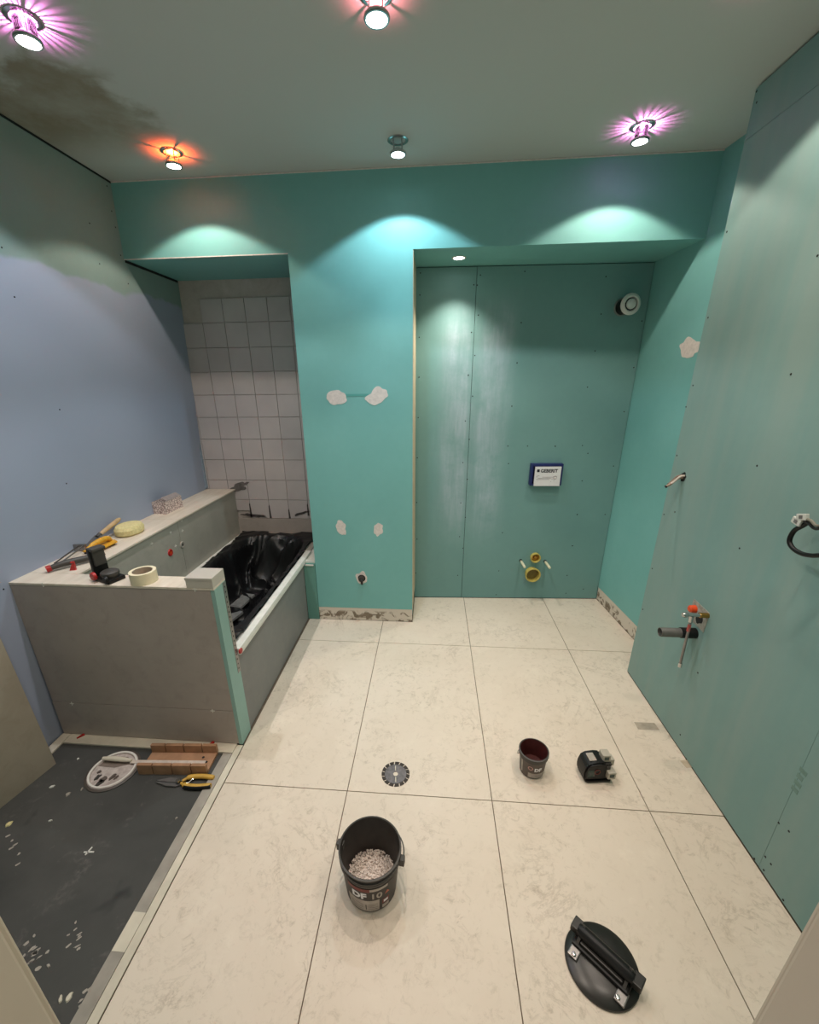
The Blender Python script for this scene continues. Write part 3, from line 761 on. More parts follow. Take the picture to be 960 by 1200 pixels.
# black laser bracket
br = empty('laser_bracket', (-1.352, 1.487, ZL), -.35, 'black L-shaped laser bracket with a red knob on the front ledge', 'laser bracket')
bm = BM(); box(bm, -.052, .052, -.036, .036, 0, .018, .005); obj('foot', bm, M['black'], br)
bm = BM(); lathe(bm, [(0, .044), (.028, .044), (.034, .040), (.036, .032), (.034, .026), (.030, .024), (.030, .018)], 32, mat=T(.012, 0, 0)); obj('turntable', bm, M['charcoal'], br, True)
bm = BM(); box(bm, -.060, -.040, -.030, .030, .0, .135, .005); up = obj('upright', bm, M['black'], br)
bm = BM(); box(bm, -.041, -.030, -.024, .024, .062, .128, .004); obj('magnet_plate', bm, M['charcoal'], br)
bm = BM(); box(bm, -.064, -.020, -.028, .028, .128, .142, .005); obj('top_hook', bm, M['charcoal'], br)
bm = BM(); lathe(bm, [(0, .012), (.015, .012), (.018, .008), (.018, 0)], 10, mat=T(-.034, -.036, .026) @ RX(PI/2)); obj('red_knob', bm, M['red'], br, True)
bm = BM(); lathe(bm, [(0, .010), (.013, .010), (.016, 0)], 12, mat=T(.040, -.034, .022) @ RX(PI/2)); obj('level_knob', bm, M['black'], br, True)
# masking tape roll
tp = empty('masking_tape', (-1.193, 1.4815, ZL), 0, 'roll of cream masking tape lying on the front ledge', 'tape')
bm = BM(); lathe(bm, [(.0385, 0), (.051, 0), (.051, .048), (.0385, .048)], 48, close=True); obj('tape_roll', bm, M['tape'], tp, True)
bm = BM(); lathe(bm, [(.0365, 0), (.0383, 0), (.0383, .048), (.0365, .048)], 48, close=True); obj('cardboard_core', bm, M['tape_core'], tp, True)
# clear plastic corner cover
cv = empty('corner_cover', (-0.925, 1.482, ZL), 0, 'pale translucent plastic cap over the free end of the front ledge', 'cover')
bm = BM(); box(bm, -.056, .056, -.048, .050, .041, .044, .001); obj('top_sheet', bm, M['clear'], cv)
bm = BM(); box(bm, -.056, .056, -.050, -.0475, .0, .043, .001); obj('front_flap', bm, M['clear'], cv)
bm = BM(); box(bm, .0535, .056, -.047, .050, .0, .0405, .001); obj('side_flap', bm, M['clear'], cv)
bm = BM(); box(bm, -.056, -.0535, -.047, .050, .0, .0405, .001); obj('side_flap', bm, M['clear'], cv)
bm = BM(); box(bm, -.058, .058, -.052, -.049, .034, .045, .001); obj('lip', bm, M['clear'], cv)

# ================================================================== THINGS ON THE TILED FLOOR
def bend_to_cyl(bm, r0, r1, h, z0):   # flat x (arc length), y (height) -> wall of a tapered bucket facing -Y
    for v in bm.verts:
        s, t, o = v.co.x, v.co.y, v.co.z
        zz = z0 + t; r = r0 + (r1-r0)*zz/h + .0009 + o
        a = -PI/2 + s/((r0+r1)/2)
        v.co = Vector((r*math.cos(a), r*math.sin(a), zz))
    return bm
def sheet_patch(x0, x1, y0, y1, n=14):
    bm = BM(); rows_ = [[bm.verts.new((x0+(x1-x0)*i/n, y, 0)) for i in range(n+1)] for y in (y0, y1)]
    for i in range(n): bm.faces.new((rows_[0][i], rows_[0][i+1], rows_[1][i+1], rows_[1][i]))
    return bm
def bucket(name, loc, rz, r0, r1, h, label, cat, body_m, in_m, rim):
    root = empty(name, loc, rz, label, cat)
    bm = BM(); lathe(bm, [(0, 0), (r0-.004, 0), (r0, .004), (r1, h-.002), (r1-.002, h), (r1-.003, h-.002), (r0-.003, .006), (0, .005)], 56)
    for f in bm.faces:
        c = f.calc_center_median(); rr = math.hypot(c.x, c.y); zz = c.z
        if rr < r0+(r1-r0)*zz/h-.0012 and zz > .003: f.material_index = 1
    obj('body', bm, [body_m, in_m], root, True)
    bm = BM()
    for k, (dz, rr) in enumerate(rim): lathe(bm, [(r1-.001, h-dz), (r1+rr, h-dz+.001), (r1+rr, h-dz+.0055), (r1-.001, h-dz+.0065)], 56)
    obj('rim', bm, body_m, root, True)
    return root
B0, B1, BH = .084, .0985, .185
bk = bucket('mortar_bucket', (-.179, .906, 0), .06, B0, B1, BH, 'large dark grey bucket with a DF 10 label, half full of white granules', 'bucket', M['charcoal'], M['inner_dark'], [(.0065, .004), (.026, .003), (.034, .0025)])
def lab(root, bm, m, z0, r0, r1, h, name='label_print', parent=None):
    bend_to_cyl(bm, r0, r1, h, z0); return obj(name, bm, m, parent or root)
lb = lab(bk, sheet_patch(-.105, .105, .006, .135, 30), M['label_dark'], 0, B0, B1, BH, 'label')
def onlab(bm, m, z0, off=.0005):
    for v in bm.verts: v.co.z += off
    return lab(bk, bm, m, z0, B0, B1, BH, 'label_print', lb)
onlab(sheet_patch(-.07, .004, .117, .134), M['label_red'], 0)
onlab(sheet_patch(.004, .062, .120, .133), M['label_grey'], 0)
onlab(text_bm('DF', .040, T(-.056, 0, 0), .0002, bold=.0018), M['label_white'], .080)
onlab(text_bm('10', .040, T(.004, 0, 0), .0002, bold=.0008), M['label_grey'], .080)
onlab(sheet_patch(-.075, .034, .012, .070), M['label_grey'], 0)
onlab(sheet_patch(-.012, -.009, .020, .048), M['label_dark'], 0, .0009)
for k in range(4): onlab(sheet_patch(-.066, -.02, .022+k*.009, .0235+k*.009), M['label_dark'], 0, .0009)
for k in range(4): onlab(sheet_patch(-.003, .028, .022+k*.009, .0235+k*.009), M['label_dark'], 0, .0009)
onlab(sheet_patch(.044, .070, .036, .060), M['label_red'], 0); onlab(sheet_patch(.049, .065, .042, .054), M['label_white'], 0, .0009)
onlab(sheet_patch(.044, .070, .012, .030), M['label_grey'], 0)
bm = text_bm('1', .022, T(.048, 0, 0), .0002); bm.free()
bm = BM(); prism(bm, [(.052, 0), (.070, 0), (.061, .016)], 0, .0003); onlab(bm, plain('label_orange', (176, 96, 74), .6), .084)
for s in (-1, 1):
    bm = BM(); box(bm, -.012, .012, -.010, .010, -.024, .006, .003, mat=RZ(-.22) @ T(s*(B1+.005), 0, BH-.020)); obj('handle_lug', bm, M['charcoal'], bk)
pts = []
for i in range(25):
    a = PI*i/24; pts.append((math.cos(a)*(B1+.012), math.sin(a)*(B1+.014)+.0, BH-.022-.020*math.sin(a)))
bm = BM(); tube(bm, [RZ(-.22) @ Vector(q) for q in pts], .0022, 8); obj('wire_handle', bm, M['steel'], bk, True)
bm = BM(); tube(bm, [RZ(-.22) @ Vector(q) for q in pts[9:16]], .006, 10); obj('hand_grip', bm, M['charcoal'], bk, True)
bm = BM(); random.seed(3)
lathe(bm, [(0, .048), (.04, .045), (.072, .034), (.0825, .031)], 36)
for i in range(900):
    a = random.uniform(0, 2*PI); r = .080*math.sqrt(random.random()); zz = .048-.17*(r**1.75)*.9+.001
    s = random.uniform(.0018, .0036)
    m_ = T(r*math.cos(a), r*math.sin(a), max(.033, zz)+random.uniform(0, .004)) @ Matrix.Rotation(random.uniform(0, 6), 4, Vector((random.random(), random.random(), random.random()+.1)))
    box(bm, -s, s, -s*.6, s*.6, -s*.5, s*.5, mat=m_)
gr = obj('white_granules', bm, M['granule'], loc=(-.179, .906, 0)); tag(gr, 'heap of white granules inside the large dark bucket', 'granules', kind='stuff')

C0, C1, CH = .050, .0585, .115
b2 = bucket('primer_bucket', (.459, 1.398, 0), -.12, C0, C1, CH, 'small grey brown bucket with a dark red inside, beside the laser level', 'bucket', M['charcoal'], M['bucket_red'], [(.0065, .004), (.0115, .0035), (.0165, .0035), (.0215, .003)])
bm = BM(); lathe(bm, [(0, .034), (.0505, .034)], 32); o = obj('primer_residue', bm, M['bucket_red'], b2)
def onl2(bm, m, z0, off=.0, par=None):
    for v in bm.verts: v.co.z += off
    return lab(b2, bm, m, z0, C0, C1, CH, 'label_print' if par else 'label', par)
l2 = onl2(sheet_patch(-.062, .062, .008, .090, 24), plain('small_label_brown', (92, 80, 74), .6), 0)
onl2(sheet_patch(-.022, .058, .010, .036), M['label_grey'], 0, .0005, l2)
onl2(text_bm('DF', .025, T(.002, 0, 0), .0002, bold=.0012), M['label_white'], .050, .0005, l2)
bm = BM(); lathe(bm, [(.007, 0), (.0105, 0)], 20, mat=T(-.014, .064, 0)); onl2(bm, plain('small_label_pink', (196, 150, 142), .6), 0, .0006, l2)
onl2(sheet_patch(-.058, -.05, .02, .086), M['label_grey'], 0, .0005, l2)
for k in range(3): onl2(sheet_patch(-.01, .05, .015+k*.006, .0165+k*.006), M['ink_soft'], 0, .0009, l2)
bm = BM(); tube(bm, [(-C1*.97, 0, CH-.03)]+[(math.cos(PI-PI*i/14)*(C1+.006), math.sin(PI*i/14)*(C1+.007), CH-.035-.025*math.sin(PI*i/14)) for i in range(15)]+[(C1*.97, 0, CH-.03)], .0016, 6); obj('wire_handle', bm, M['steel'], b2, True)

# line laser
ls = empty('laser_level', (.722, 1.392, 0), .12, 'black and green line laser level with grey prism windows', 'laser level')
bm = BM(); prism(bm, [(-.056, -.036), (-.046, -.042), (.048, -.042), (.056, -.034), (.056, .034), (.048, .042), (-.046, .042), (-.056, .036)], .004, .012); obj('base', bm, M['black'], ls)
for sx in (-1, 1):
    for sy in (-1, 1):
        bm = BM(); lathe(bm, [(0, 0), (.007, 0), (.007, .005), (0, .005)], 12, mat=T(sx*.042, sy*.030, 0)); obj('foot', bm, M['rubber'], ls)
bm = BM(); prof = [(-.062, .014), (-.066, .05), (-.058, .085), (-.038, .100), (.0, .104), (.022, .100), (.030, .080), (.030, .014)]
prism(bm, prof, -.038, .038, mat=RX(PI/2)); bmesh.ops.bevel(bm, geom=bm.edges[:], offset=.006, segments=2, affect='EDGES', clamp_overlap=True)
body = obj('body', bm, M['black'], ls, True)
bm = BM(); box(bm, -.052, -.020, -.0395, .0395, .03, .07, .006); obj('side_grip', bm, M['green_glass'], ls)
bm = BM(); box(bm, -.036, -.006, -.02, .02, .1005, .1055, .002, mat=RY(-.05)); obj('switch_plate', bm, M['label_grey'], ls)
def prismwin(nm, m_):
    bm = BM(); box(bm, -.017, .017, -.018, .018, 0, .034, .003, mat=m_); o = obj(nm, bm, M['window_grey'], ls)
    bm = BM(); box(bm, -.010, .010, -.0188, -.012, .010, .027, .001, mat=m_); obj('glass', bm, M['green_glass'], o)
prismwin('prism_housing', T(.030, -.002, .092) @ RX(0)); prismwin('prism_housing', T(.046, -.034, .030)); prismwin('prism_housing', T(.062, .016, .046) @ RZ(PI/2))
bm = BM(); box(bm, .028, .046, -.034, .034, .014, .080, .004); box(bm, .012, .05, -.030, .030, .078, .092, .003); obj('front_block', bm, M['charcoal'], ls)
bm = BM()
for k in range(5): box(bm, .016+k*.007, .019+k*.007, -.0312, .0312, .079, .0925)
obj('cooling_ribs', bm, M['black'], ls)
bm = BM(); lathe(bm, [(.010, 0), (.013, 0), (.013, .0015), (.010, .0015)], 20, mat=T(-.012, -.0384, .06) @ RX(PI/2)); obj('logo_ring', bm, M['label_red'], ls)

# saw blade
sb = empty('saw_blade', (-.134, 1.332, 0), .1, 'round segmented diamond saw blade lying on the cream tiles', 'saw blade')
R0 = .049; ns = 15; poly = []
bm = BM(); lathe(bm, [(.0105, 0), (R0, 0), (R0, .0016), (.0105, .0016)], 60, close=True); obj('disc', bm, M['blade'], sb)
for k in range(ns):
    a0 = 2*PI*k/ns+.055; a1 = 2*PI*(k+1)/ns-.055
    bm = BM(); pin = [(math.cos(a)*(R0-.002), math.sin(a)*(R0-.002)) for a in [a0+(a1-a0)*t/4 for t in range(5)]]
    po = [(math.cos(a)*.061, math.sin(a)*.061) for a in [a1-.03+(a0-a1-.04)*t/4 for t in range(5)]]
    prism(bm, pin+po, 0, .0024); obj('segment', bm, M['segment'], sb)
bm = BM()
for s in (-1, 1): box(bm, -.0016, .0016, .016*s-.0, .040*s, .0017, .0022) if s > 0 else box(bm, -.0016, .0016, -.040, -.016, .0017, .0022)
obj('expansion_slot', bm, M['cream'], sb)

# suction lifter
sl = empty('suction_lifter', (.519, .746, 0), math.radians(-43), 'black rubber suction cup tile lifter with a bar handle', 'suction lifter')
bm = BM(); lathe(bm, [(0, 0), (.098, 0), (.101, .004), (.100, .008), (.090, .014), (.06, .020), (.03, .022), (0, .022)], 60); obj('rubber_cup', bm, M['rubber'], sl, True)
bm = BM(); box(bm, -.080, .080, -.030, .030, .020, .034, .006); obj('plate', bm, M['black'], sl)
bm = BM(); tube(bm, [(-.078, .004, .056), (-.066, .004, .056), (.066, .004, .056), (.078, .004, .056)], [.014, .018, .018, .014], 18); obj('grip_bar', bm, M['black'], sl, True)
for s in (-1, 1):
    bm = BM(); prism(bm, [(-.034, .020), (.034, .020), (.022, .060), (.010, .077), (-.002, .060)], -.004, .004, mat=T(s*.066, 0, 0) @ RZ(PI/2) @ RX(PI/2)); obj('handle_bracket', bm, M['charcoal'], sl)
    bm = BM(); box(bm, -.012, .016, -.058, -.020, .017, .025, .003, mat=T(s*.066, 0, 0)); obj('lever_plate', bm, M['steel'], sl)
    bm = BM(); lathe(bm, [(0, .008), (.005, .007), (.007, 0)], 14, mat=T(s*.062, -.05, .023)); obj('screw', bm, M['chrome'], sl, True)
    bm = BM(); box(bm, -.012, .016, -.010, .026, .034, .058, .003, mat=T(s*.086, .004, 0)); obj('lever_end', bm, M['rubber'], sl)
bm = BM(); box(bm, -.06, .06, -.006, .006, .034, .046, .003, mat=T(0, -.016, 0)); obj('lever_bar', bm, M['rubber'], sl)

# grey tape remnants on the floor
for q, sx, sy, an, lb_ in (((758, 851), .05, .024, 0, 'grey tape remnant on the tile beside the boxed wall'), ((806, 895), .022, .02, .2, 'small tan tape remnant on the tile beside the boxed wall')):
    p = onz(q); bm = BM(); prism(bm, [(-sx, -sy), (sx, -sy*.9), (sx*.95, sy), (-sx, sy*.95)], 0, .0005)
    tag(obj('tape_remnant', bm, plain('grey_tape', (176, 162, 146) if sx > .03 else (196, 176, 152), .7), loc=(p.x, p.y, .0001), rot=(0, 0, an)), lb_, 'tape')

# ================================================================== SHOWER AREA THINGS
FZ = -.003
# slab leaning on the left wall
bt = onz((66, 895), FZ); bd = (onz((0, 948), FZ)-bt).normalized()
sb_len = .6
slab = empty('stone_slab', bt, 0, 'large beige grey stone tile standing on edge against the blue wall', 'stone tile')
bm = BM(); nx = Vector((-bd.y, bd.x, 0)); 
if nx.x > 0: nx = -nx
v = []
for t in (0, .011):
    for s_ in (0, sb_len):
        for z_ in (0, 1.2):
            lean = nx*(.052*z_)
            v.append(bm.verts.new(bd*s_ + nx*t + lean + Vector((0, 0, z_))))
for f in ((0,1,3,2),(4,6,7,5),(0,4,5,1),(2,3,7,6),(0,2,6,4),(1,5,7,3)): bm.faces.new([v[i] for i in f])
bmesh.ops.bevel(bm, geom=bm.edges[:], offset=.001, segments=1, affect='EDGES')
obj('tile_body', bm, M['slab'], slab)
# lid
ld_ = empty('bucket_lid', (-1.387, 1.262, FZ), .3, 'round grey bucket lid with glue blobs and a white rim, on the black floor', 'lid')
bm = BM(); lathe(bm, [(0, .004), (.084, .004), (.086, .011), (.095, .012), (.098, .008), (.099, 0), (0, 0)], 56); obj('disc', bm, M['lid'], ld_, True)
bm = BM(); lathe(bm, [(.0855, .0095), (.087, .0125), (.0935, .0128), (.0945, .0105)], 56); obj('rim', bm, M['white'], ld_, True)
bm = BM(); lathe(bm, [(.094, .0005), (.106, .0005), (.107, .004), (.099, .0085), (.094, .008)], 56); obj('outer_flange', bm, plain('lid_flange', (82, 74, 68), .5), ld_, True)
random.seed(11)
for i, (x, y, rx, ry) in enumerate([(-.05, -.028, .014, .007), (-.022, -.045, .016, .009), (.012, -.040, .015, .007), (.03, -.045, .010, .006), (-.03, -.062, .018, .010), (-.055, .0, .008, .005)]):
    bm = BM(); prism(bm, blob(14, rx, ry, .9, i+20, .5), .004, .009); obj('glue_blob', bm, M['charcoal'] if i in (0, 4) else plain('dark_glue', (96, 84, 78), .7), ld_, loc=(x, y, 0))
bm = BM(); prism(bm, [(-.075, .038), (.0, .012), (.08, .018), (.04, .06), (-.02, .078), (-.055, .062)], .0042, .0052); obj('wet_glue', bm, plain('brown_glue', (128, 114, 106), .35), ld_)
# mitre box
mb = empty('mitre_box', (-1.113, 1.322, FZ), .06, 'brown wooden mitre box with saw slots, on the black floor', 'mitre box')
ML = .152
bm = BM(); box(bm, -ML, ML, -.046, .046, 0, .012, .001); obj('base_board', bm, M['wood'], mb)
for nm, y0, y1 in (('side_board', -.060, -.046), ('side_board', .046, .060)):
    cuts = [-.085, .0, .085]
    xs_ = [-ML] + [c for k in cuts for c in (k-.0022, k+.0022)] + [ML]
    bm = BM()
    for k in range(0, len(xs_), 2): box(bm, xs_[k], xs_[k+1], y0, y1, 0, .052)
    box(bm, -ML, ML, y0+.004, y1-.004, 0, .014)
    obj(nm, bm, M['wood'], mb)
for x_ in (.125, .10):
    bm = BM(); lathe(bm, [(0, 0), (.006, 0)], 12, mat=T(x_, (-.005 if x_ > .11 else .02), .0124)); obj('screw_hole', bm, M['gap'], mb)
# pale saw in the channel
sw = empty('mitre_saw_strip', (-1.16, 1.312, FZ), .06, 'thin pale steel saw strip lying in the mitre box over the lid', 'saw')
bm = BM(); box(bm, -.17, .17, -.008, .008, .0135, .0155, mat=RX(.1)); obj('blade', bm, plain('pale_steel', (204, 190, 178), .4), sw)
bm = BM()
for k in range(24): prism(bm, [(-.006, -.008), (.006, -.008), (0, -.014)], .0137, .0150, mat=T(-.04+k*.0085, 0, 0) @ RZ(0) @ Matrix.Scale(.7, 4))
obj('teeth', bm, M['white'], sw)
bm = BM(); tube(bm, [(-.30, .006, .0245), (-.25, .006, .0235), (-.20, .003, .0215), (-.165, 0, .020)], [.007, .011, .010, .006], 12); obj('handle', bm, M['cream'], sw, True)
# tin snips
sn = empty('tin_snips', (-1.03, 1.222, FZ), .03, 'tin snips with yellow and black grips, in front of the mitre box', 'tin snips')
bm = BM(); prism(bm, [(-.125, .0), (-.07, .016), (-.03, .014), (-.012, .004), (-.03, -.004), (-.07, -.004)], .010, .016); obj('upper_blade', bm, M['steel'], sn)
bm = BM(); prism(bm, [(-.128, -.003), (-.08, .004), (-.03, .006), (-.008, -.006), (-.03, -.020), (-.075, -.018)], .003, .0095); obj('lower_blade', bm, M['steel'], sn)
bm = BM(); lathe(bm, [(0, .022), (.010, .022), (.012, .016)], 6, mat=T(-.028, 0, 0)); obj('pivot_bolt', bm, M['chrome'], sn)
bm = BM(); tube(bm, smooth_path([(-.012, .004, .012), (.012, .022, .014), (.06, .028, .014), (.116, .026, .013)], 5), [.006]*4+[.010]*11+[.008], 10); obj('handle', bm, M['snip_yellow'], sn, True)
g2 = smooth_path([(-.012, -.006, .012), (.010, -.016, .013), (.06, -.020, .013), (.122, -.012, .013)], 5)
bm = BM(); tube(bm, g2, [.006]*4+[.010]*11+[.008], 10); h2 = obj('handle', bm, M['snip_yellow'], sn, True)
bm = BM(); tube(bm, [q+Vector((0, -.003, -.002)) for q in g2[5:]], .0102, 10); obj('black_grip', bm, M['black'], h2, True)
bm = BM(); tube(bm, [(-.006, -.008, .013), (.02, -.004, .013), (.03, .018, .014)], .003, 8); obj('spring', bm, M['chrome'], sn, True)
# crumbs
crumbs = [((10,966),.012,.016,M['sponge'],'pale yellow rubber chip on the black floor beside the stone slab','chip'),
          ((61,922),.014,.006,M['white'],'white plaster flake on the black floor between slab and lid','flake'),
          ((91.5,889.5),.006,.005,M['white'],'white crumb on the black floor near the stone slab','crumb'),
          ((96,925),.010,.004,M['label_grey'],'grey white flake on the black floor by the lid','flake'),
          ((111,926),.008,.006,M['cream'],'cream crumb on the black floor touching the lid shadow','crumb'),
          ((79.5,931),.010,.012,M['grey_strip'],'grey disc shaped chip on the black floor below the lid','chip'),
          ((59,962),.010,.004,M['white'],'thin white flake lying alone on the black floor','flake'),
          ((207,959),.006,.004,M['label_grey'],'tiny grey crumb on the black floor by the edging strip','crumb'),
          ((81,1169),.014,.009,M['cream'],'cream plaster crumb on the black floor near the door frame','crumb'),
          ((71,1171),.012,.006,M['cream'],'long cream crumb on the black floor near the door frame','crumb'),
          ((57,1132),.008,.005,M['label_grey'],'pale crumb at the end of the smear on the black floor','crumb')]
for i, (q, rx, ry, m_, lb_, ct) in enumerate(crumbs):
    p = onz(q, FZ); bm = BM(); pl = blob(12, rx*.8, ry*.8, .6*i, i+40, .35)
    a = [bm.verts.new((x, y, 0)) for x, y in pl]; b = [bm.verts.new((x*.8, y*.8, .004)) for x, y in pl]; c = bm.verts.new((0, 0, .0052))
    bm.faces.new(a[::-1])
    for k in range(12): bm.faces.new((a[k], a[(k+1)%12], b[(k+1)%12], b[k])); bm.faces.new((b[k], b[(k+1)%12], c))
    tag(obj('plaster_'+ct, bm, m_, loc=(p.x, p.y, FZ)), lb_, ct)
p = onz((103, 999), FZ); bm = BM()
for a, l_ in ((.1, .018), (1.4, .014)): box(bm, -l_, l_, -.0022, .0022, 0, .003, mat=RZ(a) @ T(.004, 0, 0))
tag(obj('tile_cross', bm, M['white'], loc=(p.x, p.y, FZ)), 'white plastic tile spacer cross on the black floor', 'spacer')
# smears of plaster, flat on the membrane
random.seed(5); bm = BM()
for (x0, y0), n_, sp_ in (((40, 1118), 16, 11), ((85, 1098), 9, 9), ((98, 1172), 6, 6), ((15, 1000), 6, 8)):
    for k in range(n_):
        q = (x0+random.gauss(0, sp_*.7), y0+random.gauss(0, sp_)); p = onz(q, FZ)
        prism(bm, blob(9, random.uniform(.003, .009), random.uniform(.002, .005), random.uniform(.5, 1.1), k+n_, .5), 0, .0006, mat=T(p.x, p.y, FZ))
o = obj('plaster_smears', bm, M['label_grey'], shower_floor); o['kind'] = 'stuff'
bm = BM(); p = onz((160, 1082)); prism(bm, [(-.020, -.05), (.022, -.05), (.022, .05), (-.020, .05)], 0, .0006)
tag(obj('tape_remnant', bm, M['cream'], loc=(-.9165, onz((150, 1092)).y, .0041)), 'cream tape stuck on the grey edging strip', 'tape')

# ================================================================== WALL FIXTURES
# concealed cistern opening box
p = onpl((638.5, 555), NA, NN); 
fl = empty('flush_plate_box', (p.x, p.y, p.z), NANG, 'navy blue cistern opening box with a white GEBERIT label', 'flush box')
W2, H2, D2 = .108, .075, .045
for nm, d in (('frame_side', (-W2, -W2+.014, -D2, 0, -H2, H2)), ('frame_side', (W2-.012, W2, -D2, 0, -H2, H2)), ('frame_top', (-W2+.014, W2-.012, -D2, 0, H2-.016, H2)), ('frame_bottom', (-W2+.014, W2-.012, -D2, 0, -H2, -H2+.008))):
    bm = BM(); box(bm, *d, .0015); obj(nm, bm, M['blue'], fl)
bm = BM(); box(bm, -W2+.014, W2-.012, -.012, 0, -H2+.008, H2-.016); obj('back_plate', bm, M['blue'], fl)
bm = BM(); box(bm, -.082, .094, -D2-.006, -D2+.010, -H2-.002, H2-.018, .001); lbp = obj('label_plate', bm, M['label_white'], fl)
fr = lambda x, z: T(x, -D2-.0062, z) @ RX(PI/2)
obj('lettering', text_bm('GEBERIT', .031, fr(-.046, .019), .0003, bold=.0011), M['ink'], lbp)
bm = BM(); box(bm, -.070, -.052, -D2-.0066, -D2-.006, .021, .040); obj('logo_square', bm, M['ink'], lbp)
bm = BM()
for k, (x0, x1, z_) in enumerate([(-.066, -.05, -.004), (-.06, .03, -.022), (-.07, .02, -.030), (-.03, .05, -.014), (.03, .06, -.026), (.044, .070, -.010), (-.072, -.06, -.012), (.05, .056, -.040), (.03, .034, -.045)]):
    box(bm, x0, x1, -D2-.0066, -D2-.006, z_-.0012, z_+.0012)
tube(bm, [Vector((.058+.010*math.cos(2*PI*i/16), -D2-.0062, -.018+.012*math.sin(2*PI*i/16))) for i in range(17)], .0010, 6)
obj('label_drawing', bm, M['ink_soft'], lbp)
# toilet connections
wc = empty('toilet_drain_pipe', niche_pt((.776+.125), .220), NANG, 'wide yellowed toilet drain pipe end low on the green recess wall', 'pipe')
bm = BM(); lathe(bm, [(.046, -.04), (.050, .0), (.050, .034), (.056, .036), (.058, .044), (.052, .048), (.047, .046), (.046, .0), (.045, -.04)], 44, mat=RX(PI/2)); obj('pipe_socket', bm, M['wc_yellow'], wc, True)
bm = BM(); lathe(bm, [(.0, .008), (.0455, .010)], 36, mat=RX(PI/2)); obj('pipe_bottom', bm, M['wc_dark'], wc)
bm = BM(); lathe(bm, [(.038, .012), (.0455, .030)], 36, mat=RX(PI/2), a0=.3, a1=3.6); obj('rubber_seal', bm, M['wc_dark'], wc)
fp = empty('toilet_flush_pipe', niche_pt((.788+.125), .352), NANG, 'narrow yellowed flush pipe end above the wide toilet drain', 'pipe')
bm = BM(); lathe(bm, [(.029, -.02), (.036, .0), (.038, .018), (.038, .026), (.033, .028), (.030, .024), (.029, .004)], 36, mat=RX(PI/2)); obj('pipe_socket', bm, M['wc_yellow'], fp, True)
bm = BM(); lathe(bm, [(.0, .014), (.012, .015), (.016, .006), (.0295, .004)], 28, mat=RX(PI/2)); obj('inner_plug', bm, M['brass'], fp, True)
for u, zz, lb_ in ((.685, .322, 'cream sleeved toilet bolt on the pillar side of the drain pipe'), (.867, .317, 'cream sleeved toilet bolt on the side wall side of the drain pipe')):
    r_ = empty('toilet_bolt', niche_pt(u+.125, zz), NANG, lb_, 'bolt')
    bm = BM(); lathe(bm, [(.007, 0), (.011, .0005), (.012, 0)], 16, mat=RX(PI/2)); obj('drill_hole', bm, M['gap'], r_)
    bm = BM(); tube(bm, [(0, .02, 0), (0, -.03, 0)], .0065, 12); obj('threaded_rod', bm, M['steel'], r_, True)
    bm = BM(); tube(bm, [(0, -.012, 0), (0, -.020, 0), (0, -.118, 0), (0, -.124, 0)], [.006, .0095, .0095, .007], 14); obj('sleeve', bm, M['sleeve'], r_, True)
# air valve
av = empty('air_vent_valve', (1.142, 2.984, 2.015), NANG, 'white round air vent valve on a black collar in the recess', 'vent')
bm = BM(); lathe(bm, [(.046, 0), (.050, .002), (.050, .010), (.044, .012), (.043, 0)], 40, mat=RX(PI/2)); obj('wall_ring', bm, plain('grey_ring', (120, 130, 126), .5), av, True)
bm = BM(); lathe(bm, [(.042, 0), (.042, .105)], 40, mat=RX(PI/2)); obj('collar', bm, M['black'], av, True)
bm = BM(); lathe(bm, [(.036, .100), (.050, .100), (.057, .106), (.058, .110), (.052, .119), (.042, .124), (.036, .120), (.034, .108)], 48, mat=RX(PI/2)); obj('outer_ring', bm, M['vent_white'], av, True)
bm = BM(); lathe(bm, [(0, .106), (.035, .106)], 32, mat=RX(PI/2)); obj('slot', bm, M['gap'], av)
bm = BM(); lathe(bm, [(.0, .128), (.018, .127), (.027, .122), (.028, .116), (.02, .112), (0, .110)], 40, mat=RX(PI/2)); obj('centre_disc', bm, M['vent_white'], av, True)
# pipe stub in pillar
p = ony((424, 677), YB)
ps = empty('pillar_pipe_stub', (p.x, YB, p.z), 0, 'dark pipe stub in a chipped round hole low on the pillar', 'pipe')
bm = BM(); prism(bm, blob(22, .040, .046, 0, 2, .2), 0, .0012, mat=RX(PI/2)); obj('plaster_patch', bm, M['filler'], ps)
bm = BM(); lathe(bm, [(0, 0), (.026, 0)], 24, mat=T(0, -.0016, -.003) @ RX(PI/2)); obj('wall_hole', bm, M['gap'], ps)
bm = BM(); tube(bm, [(0, .0, 0), (0, -.030, -.002)], [.019, .018], 18); obj('pipe', bm, plain('dark_pipe', (58, 48, 42), .5), ps, True)
bm = BM(); tube(bm, [(.004, -.026, 0), (.006, -.040, -.006), (.008, -.046, -.030)], [.010, .010, .007], 12); obj('end_piece', bm, plain('dark_fitting', (40, 34, 32), .4), ps, True)
